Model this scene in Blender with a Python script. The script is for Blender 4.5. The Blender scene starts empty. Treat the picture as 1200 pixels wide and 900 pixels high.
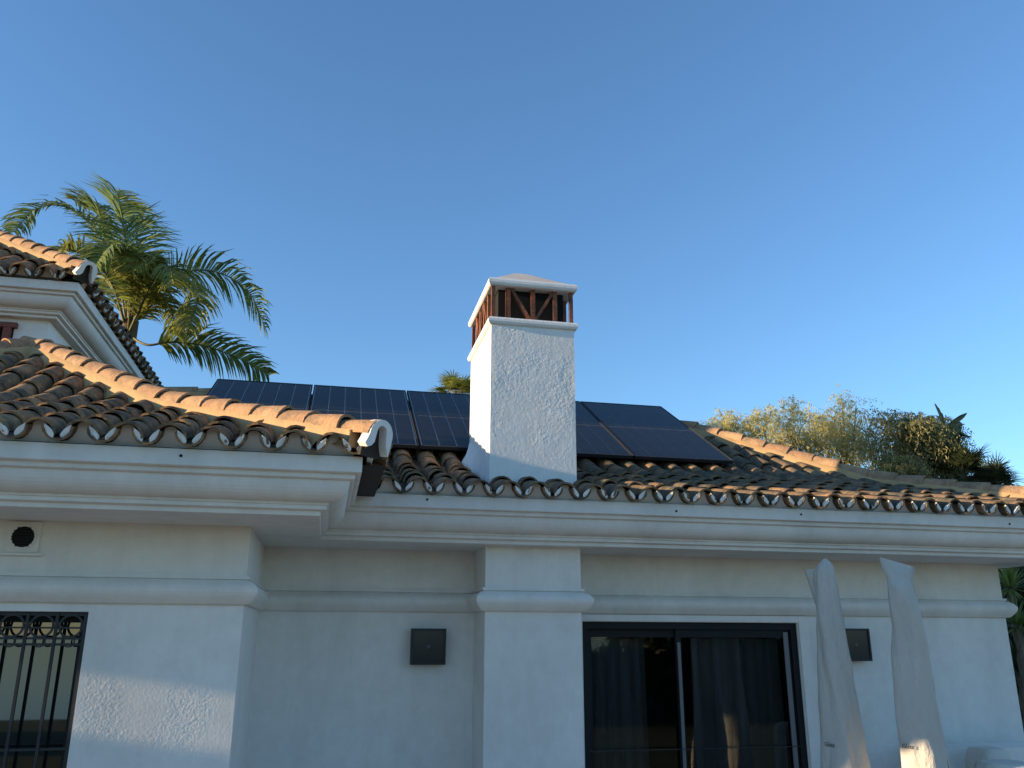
import bpy, bmesh, math, random
import numpy as np
from mathutils import Vector, Matrix, noise, Quaternion
random.seed(7); rng = np.random.default_rng(7)
S = bpy.context.scene
COL = S.collection
R = math.radians

# ------------------------------------------------------------------ camera
F = 985.42                                   # focal length in pixels of a 1200 px wide picture
PITCH, YAW, ROLL = R(16.66), R(12.044), R(0.2345)
fw = Vector((math.sin(YAW)*math.cos(PITCH), math.cos(YAW)*math.cos(PITCH), math.sin(PITCH)))
rt0 = Vector((math.cos(YAW), -math.sin(YAW), 0)); up0 = rt0.cross(fw)
rt = math.cos(ROLL)*rt0 + math.sin(ROLL)*up0
up = -math.sin(ROLL)*rt0 + math.cos(ROLL)*up0
cam = bpy.data.cameras.new('camera'); cam_o = bpy.data.objects.new('camera', cam); COL.objects.link(cam_o)
cam.sensor_width = 36; cam.lens = F/1200*36; cam.clip_start = .05; cam.clip_end = 60000
cam_o.matrix_world = Matrix((rt, up, -fw)).transposed().to_4x4()
S.camera = cam_o
S.render.resolution_x, S.render.resolution_y = 1024, 768

# ------------------------------------------------------------------ sky, sun, exposure
SUN_AZ, SUN_EL = R(2.8), R(8.7)              # light travels along +X, a touch towards the facade
sun_dir = Vector((math.cos(SUN_AZ)*math.cos(SUN_EL), math.sin(SUN_AZ)*math.cos(SUN_EL), -math.sin(SUN_EL)))
W = bpy.data.worlds.new('World'); S.world = W; W.use_nodes = True
wn = W.node_tree.nodes; wl = W.node_tree.links
sky = wn.new('ShaderNodeTexSky'); sky.sky_type = 'NISHITA'; sky.sun_disc = False
sky.sun_elevation = SUN_EL; sky.sun_rotation = math.atan2(-sun_dir.x, -sun_dir.y)
sky.altitude = 100; sky.air_density = 1.0; sky.dust_density = 0.0; sky.ozone_density = 3.7
bg = wn['Background']; bg.inputs['Strength'].default_value = 0.15
wl.new(sky.outputs[0], bg.inputs[0])
sl = bpy.data.lights.new('sun', 'SUN'); sl.energy = 5.0; sl.angle = R(.5); sl.color = (1, .75, .46)
sun = bpy.data.objects.new('sun', sl); COL.objects.link(sun)
sun.rotation_euler = sun_dir.to_track_quat('-Z', 'Y').to_euler()
vs = S.view_settings; vs.view_transform = 'Standard'; vs.look = 'None'; vs.exposure = 1.12; vs.gamma = 1
vs.use_curve_mapping = False

def at(x, y, Y):
    """point of the photograph's ray (x, y) at depth Y from the camera"""
    d = fw + rt*((x-600)/F) + up*((450-y)/F)
    return d*(Y/d.y)

# ------------------------------------------------------------------ helpers
def tag(o, label=None, cat=None, group=None, kind=None):
    if label: o['label'] = label
    if cat: o['category'] = cat
    if group: o['group'] = group
    if kind: o['kind'] = kind
    return o
def empty(name, loc=(0, 0, 0), rz=0):
    o = bpy.data.objects.new(name, None); COL.objects.link(o); o.location = loc; o.rotation_euler.z = rz
    o.empty_display_size = .1
    return o
def link(name, me, parent=None, M=None):
    o = bpy.data.objects.new(name, me); COL.objects.link(o)
    if parent is not None: o.parent = parent
    if M is not None: o.matrix_basis = M
    return o
class MB:
    """collects shapes, then becomes one mesh"""
    def __init__(s): s.v = []; s.f = []; s.sm = []
    def add(s, V, Fc, smooth=False):
        k = len(s.v); s.v += [tuple(p) for p in V]; s.f += [tuple(i+k for i in f) for f in Fc]; s.sm += [smooth]*len(Fc)
    def box(s, x0, x1, y0, y1, z0, z1):
        s.add([(x0,y0,z0),(x1,y0,z0),(x1,y1,z0),(x0,y1,z0),(x0,y0,z1),(x1,y0,z1),(x1,y1,z1),(x0,y1,z1)],
              [(0,3,2,1),(4,5,6,7),(0,1,5,4),(1,2,6,5),(2,3,7,6),(3,0,4,7)])
    def bar(s, a, b, w, d, n=None):
        a, b = Vector(a), Vector(b); t = (b-a).normalized()
        n = Vector(n) if n else (Vector((0,1,0)) if abs(t.y) < .9 else Vector((1,0,0)))
        u = t.cross(n).normalized(); n = u.cross(t).normalized(); V = []
        for p in (a, b):
            for i, j in ((-1,-1),(1,-1),(1,1),(-1,1)): V.append(p+u*(i*w/2)+n*(j*d/2))
        s.add(V, [(0,1,2,3),(7,6,5,4),(0,4,5,1),(1,5,6,2),(2,6,7,3),(3,7,4,0)])
    def tube(s, pts, rad, n=8, cap=True, smooth=True):
        pts = [Vector(p) for p in pts]; m = len(pts); V = []; Fc = []
        if not hasattr(rad, '__len__'): rad = [rad]*m
        ref = Vector((.31, .17, .93))
        for i, p in enumerate(pts):
            t = (pts[min(i+1, m-1)]-pts[max(i-1, 0)]).normalized()
            u = t.cross(ref)
            if u.length < .05: u = t.cross(Vector((1,0,0)))
            u.normalize(); w = t.cross(u)
            for k in range(n):
                a = 2*math.pi*k/n; V.append(p+(u*math.cos(a)+w*math.sin(a))*rad[i])
        for i in range(m-1):
            for k in range(n): Fc.append((i*n+k, i*n+(k+1) % n, (i+1)*n+(k+1) % n, (i+1)*n+k))
        s.add(V, Fc, smooth)
        if cap: s.add(V[:n], [tuple(range(n))[::-1]]); s.add(V[-n:], [tuple(range(n))])
    def mesh(s, name, mat):
        me = bpy.data.meshes.new(name); me.from_pydata(s.v, [], s.f)
        me.polygons.foreach_set('use_smooth', s.sm); me.materials.append(mat); me.update()
        return me
    def build(s, name, mat, parent=None):
        return link(name, s.mesh(name, mat), parent)
def np_mesh(name, V, Q, mat, smooth=False):
    """V (n,3), Q (m,4) quads -> mesh, fast"""
    V = np.asarray(V, np.float32); Q = np.asarray(Q, np.int32)
    me = bpy.data.meshes.new(name); me.vertices.add(len(V)); me.vertices.foreach_set('co', V.ravel())
    me.loops.add(Q.size); me.loops.foreach_set('vertex_index', Q.ravel())
    me.polygons.add(len(Q)); me.polygons.foreach_set('loop_start', np.arange(len(Q), dtype=np.int32)*Q.shape[1])
    me.polygons.foreach_set('use_smooth', np.full(len(Q), smooth)); me.materials.append(mat)
    me.update(calc_edges=True); return me
def sweep(path, prof, closed_ends=True):
    """path: plan points (x, y) with the building on the left-hand side when the outside is to the right;
    prof: (inward offset, z).  Mitred corners."""
    P = [Vector(p) for p in path]; n = len(P); nor = []
    for i in range(n-1):
        d = (P[i+1]-P[i]).normalized(); nor.append(Vector((-d.y, d.x)))
    mb = MB(); V = []; m = len(prof); st = []
    for i in range(n):
        if i == 0: o = nor[0]
        elif i == n-1: o = nor[-1]
        else:
            a, b = nor[i-1], nor[i]; o = (a+b)/(1+a.dot(b))
        st.append((P[i], o))
        if i < n-1:
            # stations between the corners, clear of the mitres
            L = (P[i+1]-P[i]).length; k = int(L/.22) if L > 3 else 0
            for j in range(1, k):
                u = j/k
                st.append((P[i].lerp(P[i+1], u), nor[i]))
    if n > 1:
        # stations near a corner would cross the mitre: drop them
        keep = []
        for q, (p, o) in enumerate(st):
            corner = any((p-c).length < 1e-6 for c in P)
            if not corner and any((p-c).length < 1.35 for c in P): continue
            keep.append((p, o))
        st = keep
    for p, o in st:
        w = Vector((p.x*1.7, p.y*1.7, prof[0][1]*3)); dn = .0022*noise.noise(w)+.0012*noise.noise(w*3.1); dz = .0028*noise.noise(w+Vector((9, 4, 2)))+.0012*noise.noise(w*2.7+Vector((1, 8, 5)))
        if any((p-c).length < 1e-6 for c in P): dn = dz = 0
        for q, z in prof: V.append((p.x+o.x*(q+dn), p.y+o.y*(q+dn), z+dz))
    Fc = [(i*m+k, i*m+k+1, (i+1)*m+k+1, (i+1)*m+k) for i in range(len(st)-1) for k in range(m-1)]
    mb.add(V, Fc)
    return mb

# ------------------------------------------------------------------ materials
def mat(name, base=(.5, .5, .5), rough=.8, spec=.3):
    m = bpy.data.materials.new(name); m.use_nodes = True; nt = m.node_tree
    b = nt.nodes['Principled BSDF']; b.inputs['Base Color'].default_value = (*base, 1)
    b.inputs['Roughness'].default_value = rough; b.inputs['Specular IOR Level'].default_value = spec
    return m, nt, b
def N(nt, t, **kw):
    n = nt.nodes.new(t)
    for k, v in kw.items():
        if hasattr(n, k) and k not in ('Scale', 'Detail'): setattr(n, k, v)
        else: n.inputs[k].default_value = v
    return n
def noise_node(nt, scale, detail=4, rough=.6, coord='Object', stretch=None):
    tc = nt.nodes.new('ShaderNodeTexCoord'); n = nt.nodes.new('ShaderNodeTexNoise')
    n.inputs['Scale'].default_value = scale; n.inputs['Detail'].default_value = detail; n.inputs['Roughness'].default_value = rough
    src = tc.outputs[coord]
    if stretch:
        mp = nt.nodes.new('ShaderNodeMapping'); mp.inputs['Scale'].default_value = stretch
        nt.links.new(src, mp.inputs[0]); src = mp.outputs[0]
    nt.links.new(src, n.inputs['Vector']); return n
def ramp(nt, fac, stops):
    r = nt.nodes.new('ShaderNodeValToRGB'); e = r.color_ramp.elements
    while len(e) < len(stops): e.new(.5)
    for x, (p, c) in zip(e, stops): x.position = p; x.color = (*c, 1)
    nt.links.new(fac, r.inputs[0]); return r
def mixc(nt, fac, a, b, mode='MIX'):
    m = nt.nodes.new('ShaderNodeMix'); m.data_type = 'RGBA'; m.blend_type = mode
    for s, v in ((m.inputs[0], fac), (m.inputs[6], a), (m.inputs[7], b)):
        if isinstance(v, bpy.types.NodeSocket): nt.links.new(v, s)
        elif isinstance(v, tuple): s.default_value = (*v, 1)
        else: s.default_value = v
    return m.outputs[2]
def bump(nt, b, h, strength=.3, dist=.01):
    bn = nt.nodes.new('ShaderNodeBump'); bn.inputs['Strength'].default_value = strength; bn.inputs['Distance'].default_value = dist
    nt.links.new(h, bn.inputs['Height']); nt.links.new(bn.outputs[0], b.inputs['Normal'])

def plaster(name, base, stain=(.42, .40, .36), bs=.25, bscale=60, amount=.35, streak=.3):
    m, nt, b = mat(name, base, .9, .2)
    n1 = noise_node(nt, 1.6, 6, .65, stretch=(1, 1, .35)); n2 = noise_node(nt, bscale, 5, .6)
    n3 = noise_node(nt, 9, 4, .7)
    r1 = ramp(nt, n1.outputs[0], [(.45, (0, 0, 0)), (.8, (1, 1, 1))])
    fac = nt.nodes.new('ShaderNodeMath'); fac.operation = 'MULTIPLY'; fac.inputs[1].default_value = amount
    nt.links.new(r1.outputs[0], fac.inputs[0])
    c = mixc(nt, fac.outputs[0], base, stain)
    r3 = ramp(nt, n3.outputs[0], [(.3, (.90, .90, .90)), (.7, (1, 1, 1))])
    c = mixc(nt, 1.0, c, r3.outputs[0], 'MULTIPLY')
    n4 = noise_node(nt, 5.5, 5, .7, stretch=(2.2, 2.2, .16)); r4 = ramp(nt, n4.outputs[0], [(.52, (1, 1, 1)), (.78, (.83, .81, .77))])
    c = mixc(nt, streak, c, r4.outputs[0], 'MULTIPLY')
    n5 = noise_node(nt, 26, 6, .75); r5 = ramp(nt, n5.outputs[0], [(.66, (1, 1, 1)), (.76, (.80, .78, .74))])
    c = mixc(nt, .6, c, r5.outputs[0], 'MULTIPLY')
    nt.links.new(c, b.inputs['Base Color'])
    bump(nt, b, n2.outputs[0], bs, .004)
    return m
M_wall = plaster('white_plaster', (.79, .762, .715))
M_corn = plaster('cornice_plaster', (.77, .742, .695), bs=.15, amount=.45)
M_upper = plaster('cream_plaster', (.76, .73, .68), bs=.15)
M_chim = plaster('chimney_stucco', (.80, .79, .77), bs=.5, bscale=45, amount=.15)
M_mortar = plaster('white_mortar', (.82, .80, .76), bs=.6, bscale=90, amount=.25)
M_bed = plaster('ochre_mortar', (.50, .33, .165), stain=(.34, .21, .10), bs=.8, bscale=35, amount=.8)
M_cap = plaster('chimney_cap', (.62, .55, .47), stain=(.36, .24, .18), bs=.5, bscale=50, amount=.5)

def tile_mat(name, stops, island=False, lichen=(.075, .075, .06)):
    m, nt, b = mat(name, (.3, .2, .12), .92, .15)
    if island:
        g = nt.nodes.new('ShaderNodeNewGeometry'); rnd = g.outputs['Random Per Island']
    else:
        oi = nt.nodes.new('ShaderNodeObjectInfo'); rnd = oi.outputs['Random']
    r = ramp(nt, rnd, stops)
    n1 = noise_node(nt, 7, 6, .7); n2 = noise_node(nt, 55, 4, .7); n0 = noise_node(nt, 22, 5, .75)
    # every tile gets its own piece of the pattern
    for n in (n1, n0):
        n.noise_dimensions = '4D'
        mm = nt.nodes.new('ShaderNodeMath'); mm.operation = 'MULTIPLY'; mm.inputs[1].default_value = 40
        nt.links.new(rnd, mm.inputs[0]); nt.links.new(mm.outputs[0], n.inputs['W'])
    f = ramp(nt, n1.outputs[0], [(.40, (0, 0, 0)), (.60, (.9, .9, .9))])
    c = mixc(nt, f.outputs[0], r.outputs[0], lichen)
    f2 = ramp(nt, n0.outputs[0], [(.56, (0, 0, 0)), (.72, (.6, .6, .6))])
    c = mixc(nt, f2.outputs[0], c, (.36, .30, .21))
    f3 = ramp(nt, n2.outputs[0], [(.3, (.72, .72, .72)), (.7, (1.1, 1.1, 1.1))])
    c = mixc(nt, 1.0, c, f3.outputs[0], 'MULTIPLY')
    nt.links.new(c, b.inputs['Base Color'])
    bump(nt, b, n0.outputs[0], .7, .012)
    return m
TS = [(0, (.36, .21, .11)), (.25, (.47, .25, .12)), (.5, (.30, .195, .105)), (.75, (.50, .285, .14)), (1, (.39, .255, .135))]
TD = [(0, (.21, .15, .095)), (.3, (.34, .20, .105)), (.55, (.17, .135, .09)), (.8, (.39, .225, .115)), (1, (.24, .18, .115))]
TH = [(0, (.44, .26, .14)), (.3, (.50, .29, .16)), (.6, (.40, .23, .13)), (1, (.54, .34, .19))]
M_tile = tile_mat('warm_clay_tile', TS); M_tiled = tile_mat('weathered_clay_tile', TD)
M_tile_i = tile_mat('warm_clay_tiles', TS, True); M_tiled_i = tile_mat('weathered_clay_tiles', TD, True)
M_hip = tile_mat('hip_clay_tile', TH, lichen=(.26, .17, .11)); M_hip_i = tile_mat('hip_clay_tiles', TH, True, lichen=(.26, .17, .11))
M_deck = mat('roof_deck', (.05, .045, .04), .95)[0]
M_dark = mat('hollow_shade', (.012, .012, .012), .9)[0]  # near-black colour stands in for shade inside holes, flue and room
M_iron = mat('black_iron', (.02, .022, .024), .5, .4)[0]
M_alu = mat('grey_aluminium', (.15, .15, .155), .45, .5)[0]
M_frame = mat('dark_frame', (.010, .011, .013), .6, .25)[0]
M_brick = tile_mat('flue_brick', [(0, (.26, .09, .05)), (.5, (.32, .12, .065)), (1, (.20, .075, .045))], lichen=(.10, .06, .05))
M_red = mat('red_brown_wood', (.17, .055, .04), .6)[0]
M_brown = mat('dark_brown_wood', (.075, .055, .045), .6)[0]
M_ink = mat('black_print', (.02, .02, .02), .7)[0]
def fabric(name, base):
    m, nt, b = mat(name, base, .9, .2)
    n1 = noise_node(nt, 3.5, 5, .6, stretch=(1, 1, .4)); n2 = noise_node(nt, 300, 2, .5)
    r = ramp(nt, n1.outputs[0], [(.3, tuple(x*.82 for x in base)), (.7, base)])
    n3 = noise_node(nt, 7, 6, .65, stretch=(1.3, 1.3, .55)); nt.links.new(r.outputs[0], b.inputs['Base Color']); bump(nt, b, n3.outputs[0], .75, .05); return m
M_cover = fabric('parasol_cover_cloth', (.56, .525, .465))
M_curtain = fabric('dark_curtain', (.20, .20, .21))
M_cushion = fabric('pale_cushion', (.70, .66, .58))
# glass: dark room behind a reflecting double pane
M_pane, nt, b = mat('window_glass', (.008, .01, .011), .02, 1.0); b.inputs['IOR'].default_value = 1.65
M_dglass = bpy.data.materials.new('door_glass'); M_dglass.use_nodes = True; nt = M_dglass.node_tree
nt.nodes.remove(nt.nodes['Principled BSDF'])
gl = N(nt, 'ShaderNodeBsdfGlossy'); gl.inputs['Roughness'].default_value = .02
tr = N(nt, 'ShaderNodeBsdfTransparent'); tr.inputs[0].default_value = (.75, .78, .78, 1)
fr = N(nt, 'ShaderNodeFresnel'); fr.inputs[0].default_value = 1.5
mx = N(nt, 'ShaderNodeMixShader'); nt.links.new(fr.outputs[0], mx.inputs[0]); nt.links.new(tr.outputs[0], mx.inputs[1]); nt.links.new(gl.outputs[0], mx.inputs[2])
nt.links.new(mx.outputs[0], nt.nodes['Material Output'].inputs[0])
# solar cells
M_cell, nt, b = mat('solar_cell', (.007, .009, .018), .14, .20)
n = noise_node(nt, 5, 3, .6); r = ramp(nt, n.outputs[0], [(.3, (.010, .011, .014)), (.7, (.022, .022, .024))]); nt.links.new(r.outputs[0], b.inputs['Base Color'])
b.inputs['IOR'].default_value = 1.26
nr = noise_node(nt, 1.5, 4, .6); rr = ramp(nt, nr.outputs[0], [(.3, (.10, .10, .10)), (.7, (.26, .26, .26))]); nt.links.new(rr.outputs[0], b.inputs['Roughness'])
M_back = mat('panel_backsheet', (.27, .28, .30), .3, .4)[0]
M_pframe = mat('panel_frame', (.02, .021, .024), .75, .15)[0]
M_pedge = mat('panel_frame_lip', (.13, .14, .16), .7, .2)[0]
M_rail = mat('mount_rail', (.45, .46, .47), .35, .6)[0]

def leaf_mat(name, cols, trans=.35, rough=.55):
    m = bpy.data.materials.new(name); m.use_nodes = True; nt = m.node_tree; b = nt.nodes['Principled BSDF']
    g = nt.nodes.new('ShaderNodeNewGeometry')
    r = ramp(nt, g.outputs['Random Per Island'], [(i/(len(cols)-1), c) for i, c in enumerate(cols)])
    nt.links.new(r.outputs[0], b.inputs['Base Color']); b.inputs['Roughness'].default_value = rough
    b.inputs['Specular IOR Level'].default_value = .35
    t = nt.nodes.new('ShaderNodeBsdfTranslucent'); nt.links.new(r.outputs[0], t.inputs[0])
    x = nt.nodes.new('ShaderNodeMixShader'); x.inputs[0].default_value = trans
    nt.links.new(b.outputs[0], x.inputs[1]); nt.links.new(t.outputs[0], x.inputs[2])
    nt.links.new(x.outputs[0], nt.nodes['Material Output'].inputs[0]); return m
L_palm = leaf_mat('palm_leaf', [(.125, .18, .04), (.18, .23, .055), (.10, .15, .045), (.23, .25, .06)], .42, .42)
L_palm_lit = leaf_mat('palm_leaf_sunlit', [(.27, .27, .055), (.20, .24, .05), (.33, .30, .075), (.16, .20, .05)], .42, .45)  # sunlit yellow-green put into the leaf colour
L_wisp = leaf_mat('feathery_leaf', [(.56, .49, .19), (.46, .43, .16), (.62, .55, .28), (.38, .37, .16)], .5)
L_olive = leaf_mat('olive_leaf', [(.22, .21, .08), (.28, .26, .10), (.15, .16, .065), (.36, .32, .15)], .42)
L_dark = leaf_mat('dark_leaf', [(.03, .045, .02), (.045, .06, .025), (.06, .07, .03)], .25, .4)
L_broad = leaf_mat('broad_leaf', [(.05, .065, .03), (.075, .085, .04)], .2, .4)
M_bark, nt, b = mat('bark', (.16, .12, .085), .95, .1)
n = noise_node(nt, 14, 5, .7, stretch=(1, 1, .3)); r = ramp(nt, n.outputs[0], [(.3, (.09, .07, .05)), (.7, (.22, .17, .12))]); nt.links.new(r.outputs[0], b.inputs['Base Color']); bump(nt, b, n.outputs[0], .6, .02)
M_stem = mat('frond_stalk', (.12, .115, .05), .6)[0]

# ------------------------------------------------------------------ setting: ground, sea
M_ground, nt, b = mat('terrace_and_lawn', (.2, .2, .2), .95, .15)
n = noise_node(nt, .35, 6, .7); r = ramp(nt, n.outputs[0], [(.35, (.055, .07, .03)), (.6, (.10, .10, .05)), (.8, (.15, .13, .08))]); nt.links.new(r.outputs[0], b.inputs['Base Color'])
n2 = noise_node(nt, 30, 4, .7); bump(nt, b, n2.outputs[0], .5, .03)
GZ = -1.95
ys = [-3000, -1200, -500, -220, -90, -40, -20, -13, -12, 0, 60, 400, 3000, 20000]
def gz(y): return GZ if y >= -12 else GZ-78*(1-math.exp((y+12)/160.))
xs = [-20000, -3000, -400, -60, -20, 0, 20, 60, 400, 3000, 20000]
mb = MB(); V = [(x, y, gz(y)) for y in ys for x in xs]; nx = len(xs)
mb.add(V, [(j*nx+i, j*nx+i+1, (j+1)*nx+i+1, (j+1)*nx+i) for j in range(len(ys)-1) for i in range(nx-1)], True)
tag(mb.build('ground', M_ground), kind='structure')
M_pave, nt, b = mat('terrace_paving', (.34, .32, .29), .85, .25)
tb = nt.nodes.new('ShaderNodeTexBrick'); tcn = nt.nodes.new('ShaderNodeTexCoord'); nt.links.new(tcn.outputs['Object'], tb.inputs[0])
tb.inputs['Scale'].default_value = 2.2; tb.inputs['Color1'].default_value = (.42, .38, .32, 1); tb.inputs['Color2'].default_value = (.36, .325, .28, 1); tb.inputs['Mortar'].default_value = (.16, .15, .14, 1); tb.offset = 0; tb.inputs['Mortar Size'].default_value = .012
nt.links.new(tb.outputs[0], b.inputs['Base Color'])
mb = MB(); mb.box(-6, 9, 1.2, 6.9, GZ-.1, GZ+.02); tag(mb.build('terrace', M_pave), kind='structure')
M_sea, nt, b = mat('sea_water', (.02, .05, .08), .12, .5); n = noise_node(nt, .05, 4, .6); bump(nt, b, n.outputs[0], .3, 1)
mb = MB(); mb.add([(-40000, -40000, -75), (40000, -40000, -75), (40000, -600, -75), (-40000, -600, -75)], [(0, 1, 2, 3)])
tag(mb.build('sea', M_sea), kind='structure')

# ------------------------------------------------------------------ the house
house = tag(empty('house', (0, 6.8, GZ)), 'white plastered villa with clay tiled hip roofs and a chimney', 'house')
def wmat(o):
    b_ = o.matrix_basis.copy()
    return wmat(o.parent) @ o.matrix_parent_inverse @ b_ if o.parent else b_
def adopt(o, parent):
    """o was built in world coordinates and becomes a part of parent"""
    o.parent = parent; o.matrix_parent_inverse = wmat(parent).inverted(); return o
def hp(o): return adopt(o, house)

WINGY, MAINY, WX, MX = 5.50, 6.78, -.485, 6.02           # wall planes
EW, EM, XW, XM = 4.65, 5.90, .20, 6.65                   # eave lines
WL = -4.6                                                # left end of the wing
ZS = .645
def wall_front(x0, x1, y, z0, z1, ops, depth=.16):
    """front sheet with rectangular openings and their reveals"""
    mb = MB(); xs = sorted({x0, x1, *[o[0] for o in ops], *[o[1] for o in ops]}); zs = sorted({z0, z1, *[o[2] for o in ops], *[o[3] for o in ops]})
    for a, b_ in zip(xs, xs[1:]):
        for c, d in zip(zs, zs[1:]):
            if any(o[0] <= a and b_ <= o[1] and o[2] <= c and d <= o[3] for o in ops): continue
            mb.add([(a, y, c), (b_, y, c), (b_, y, d), (a, y, d)], [(0, 1, 2, 3)])
    for o in ops:
        a, b_, c, d = o; y2 = y+depth
        mb.add([(a, y, c), (a, y2, c), (a, y2, d), (a, y, d)], [(0, 1, 2, 3)]); mb.add([(b_, y, c), (b_, y2, c), (b_, y2, d), (b_, y, d)], [(3, 2, 1, 0)])
        mb.add([(a, y, d), (b_, y, d), (b_, y2, d), (a, y2, d)], [(3, 2, 1, 0)]); mb.add([(a, y, c), (b_, y, c), (b_, y2, c), (a, y2, c)], [(0, 1, 2, 3)])
    return mb
# rough render, displaced for real (grazing sun shows it)
def fbm(p, octs):
    return sum(a*noise.noise(p*f) for f, a in octs)
def rough_sheet(name, x0, x1, z0, z1, y, step, octs, m, edge=.05, patch=3.2):
    nx = int((x1-x0)/step)+1; nz = int((z1-z0)/step)+1
    X = np.linspace(x0, x1, nx); Z = np.linspace(z0, z1, nz); V = np.zeros((nz*nx, 3)); k = 0
    for z in Z:
        for x in X:
            w = min(1, (x-x0)/edge, (x1-x)/edge, (z-z0)/edge, (z1-z)/edge)
            p_ = Vector((x, y, z)); mk = min(1.3, max(.35, .80+1.6*noise.noise(p_*patch+Vector((3, 1, 7))))) if patch else 1; V[k] = (x, y-max(0, w)*mk*fbm(p_, octs), z); k += 1
    I = np.arange((nz-1)*nx).reshape(nz-1, nx)[:, :-1].ravel()
    return np_mesh(name, V, np.stack([I, I+1, I+nx+1, I+nx], 1), m, True)

WIN = (-2.55, -1.352, -1.15, .124)
DOOR = (2.035, 3.94, GZ+.03, .112)
mb = wall_front(WL, -1.352, WINGY, GZ, ZS+.02, [WIN]); 
mb.add([(-1.352, WINGY, .124), (WX, WINGY, .124), (WX, WINGY, ZS+.02), (-1.352, WINGY, ZS+.02)], [(0, 1, 2, 3)])
mb.add([(-1.352, WINGY, GZ), (WX, WINGY, GZ), (WX, WINGY, -1.15), (-1.352, WINGY, -1.15)], [(0, 1, 2, 3)])
mb.add([(WX, WINGY, GZ), (WX, MAINY, GZ), (WX, MAINY, ZS+.02), (WX, WINGY, ZS+.02)], [(0, 1, 2, 3)])
mb.add([(WL, 10, GZ), (WL, WINGY, GZ), (WL, WINGY, ZS+.02), (WL, 10, ZS+.02)], [(0, 1, 2, 3)])
hp(mb.build('wing_wall', M_wall))
hp(link('wing_wall_panel', rough_sheet('wing_wall_panel', -1.352, WX, -1.15, .124, WINGY, .0042, [(8, .0003), (45, .0002), (95, .0004), (190, .0006)], M_wall)))
mb = wall_front(WX, MX, MAINY, GZ, ZS+.02, [DOOR])
mb.add([(MX, MAINY, GZ), (MX, 11.8, GZ), (MX, 11.8, ZS+.02), (MX, MAINY, ZS+.02)], [(0, 1, 2, 3)])
mb.add([(WL, 11.8, GZ), (MX, 11.8, GZ), (MX, 11.8, ZS+.02), (WL, 11.8, ZS+.02)], [(3, 2, 1, 0)])
hp(mb.build('main_wall', M_wall))
PX0, PX1, PY = 1.148, 1.885, 6.30
mb = MB(); mb.box(PX0, PX1, PY, MAINY+.03, GZ, ZS+.015); hp(mb.build('pier', M_wall))
# door surround
mb = MB(); mb.box(DOOR[1]+.004, DOOR[1]+.10, MAINY-.022, MAINY+.02, GZ, DOOR[3]+.055); mb.box(PX1+.004, DOOR[1]+.002, MAINY-.022, MAINY+.02, DOOR[3]+.004, DOOR[3]+.055)
hp(mb.build('door_surround', M_wall))
# cornice
prof = [(.02, .957), (0, .955), (0, .868), (.012, .862), (.034, .860), (.034, .836), (.046, .830), (.06, .828)]
for i in range(1, 9):
    a = i/8*math.pi/2; prof.append((.06+.108*(1-math.cos(a)), .828-.112*math.sin(a)))
prof = prof[:8]+[(.06+.108*(1-math.cos(i/8*math.pi/2))*1.0, .826-.110*math.sin(i/8*math.pi/2)) for i in range(0, 9)]
prof += [(.168, .704), (.178, .700), (.178, .680), (.198, .674), (.212, .672), (.212, .648), (.22, .645), (1.25, .645)]
fo = .05
hp(sweep([(WL-.6, EW+fo), (XW-fo, EW+fo), (XW-fo, EM+fo), (XM-fo, EM+fo), (XM-fo, 12.5)], prof).build('cornice', M_corn))
# string moulding
def oval(z0, z1, d, n=9):
    return [(-(.03+d*math.sin(math.pi*(i/(n-1))**.85)), z1+(z0-z1)*i/(n-1)) for i in range(n)]
mprof = [(.01, .342), (-.022, .340), (-.022, .322), (-.012, .318), (-.012, .312)]+oval(.178, .312, .048)+[(-.02, .172), (.01, .170)]
hp(sweep([(WL, WINGY), (WX, WINGY), (WX, MAINY), (PX0+.02, MAINY)], mprof).build('string_moulding', M_corn))
hp(sweep([(PX1-.02, MAINY), (MX, MAINY), (MX, 11.8)], mprof).build('string_moulding', M_corn))
hp(sweep([(PX0, MAINY), (PX0, PY), (PX1, PY), (PX1, MAINY)], mprof).build('pier_moulding', M_corn))
for (px, py) in ((212, 534), (500.5, 585.5), (792.5, 599), (938.7, 602.8), (1183, 614)):
    Y = (EW if px < 430 else EM)+fo; p = at(px, py, Y); mb = MB(); mb.tube([p+Vector((0, -.004, 0)), p+Vector((0, .02, 0))], .0085, 8); hp(mb.build('weep_hole', M_dark))

# window with iron grille in the wing
def hempty(name, loc):
    return adopt(empty(name, loc), house)
win = hempty('window', ((WIN[0]+WIN[1])/2, WINGY, WIN[2]))
mb = MB(); y = WINGY+.10
for a, b_ in ((WIN[0], WIN[0]+.06), (WIN[1]-.06, WIN[1])): mb.box(a, b_, y, y+.05, WIN[2]+.06, WIN[3]-.06)
for a, b_ in ((WIN[2], WIN[2]+.06), (WIN[3]-.06, WIN[3])): mb.box(WIN[0], WIN[1], y, y+.05, a, b_)
mb.box(-1.985, -1.925, y+.003, y+.05, WIN[2]+.06, WIN[3]-.06)
adopt(mb.build('window_frame', M_frame), win)
for a, b_ in ((WIN[0]+.06, -1.985), (-1.925, WIN[1]-.06)):
    mb = MB(); mb.box(a-.003, b_+.003, y+.02, y+.026, WIN[2]+.057, WIN[3]-.057); adopt(mb.build('pane', M_pane), win)
gy = WINGY+.03; sp = .157; xr = WIN[1]-.014; zt = WIN[3]-.012
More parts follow.
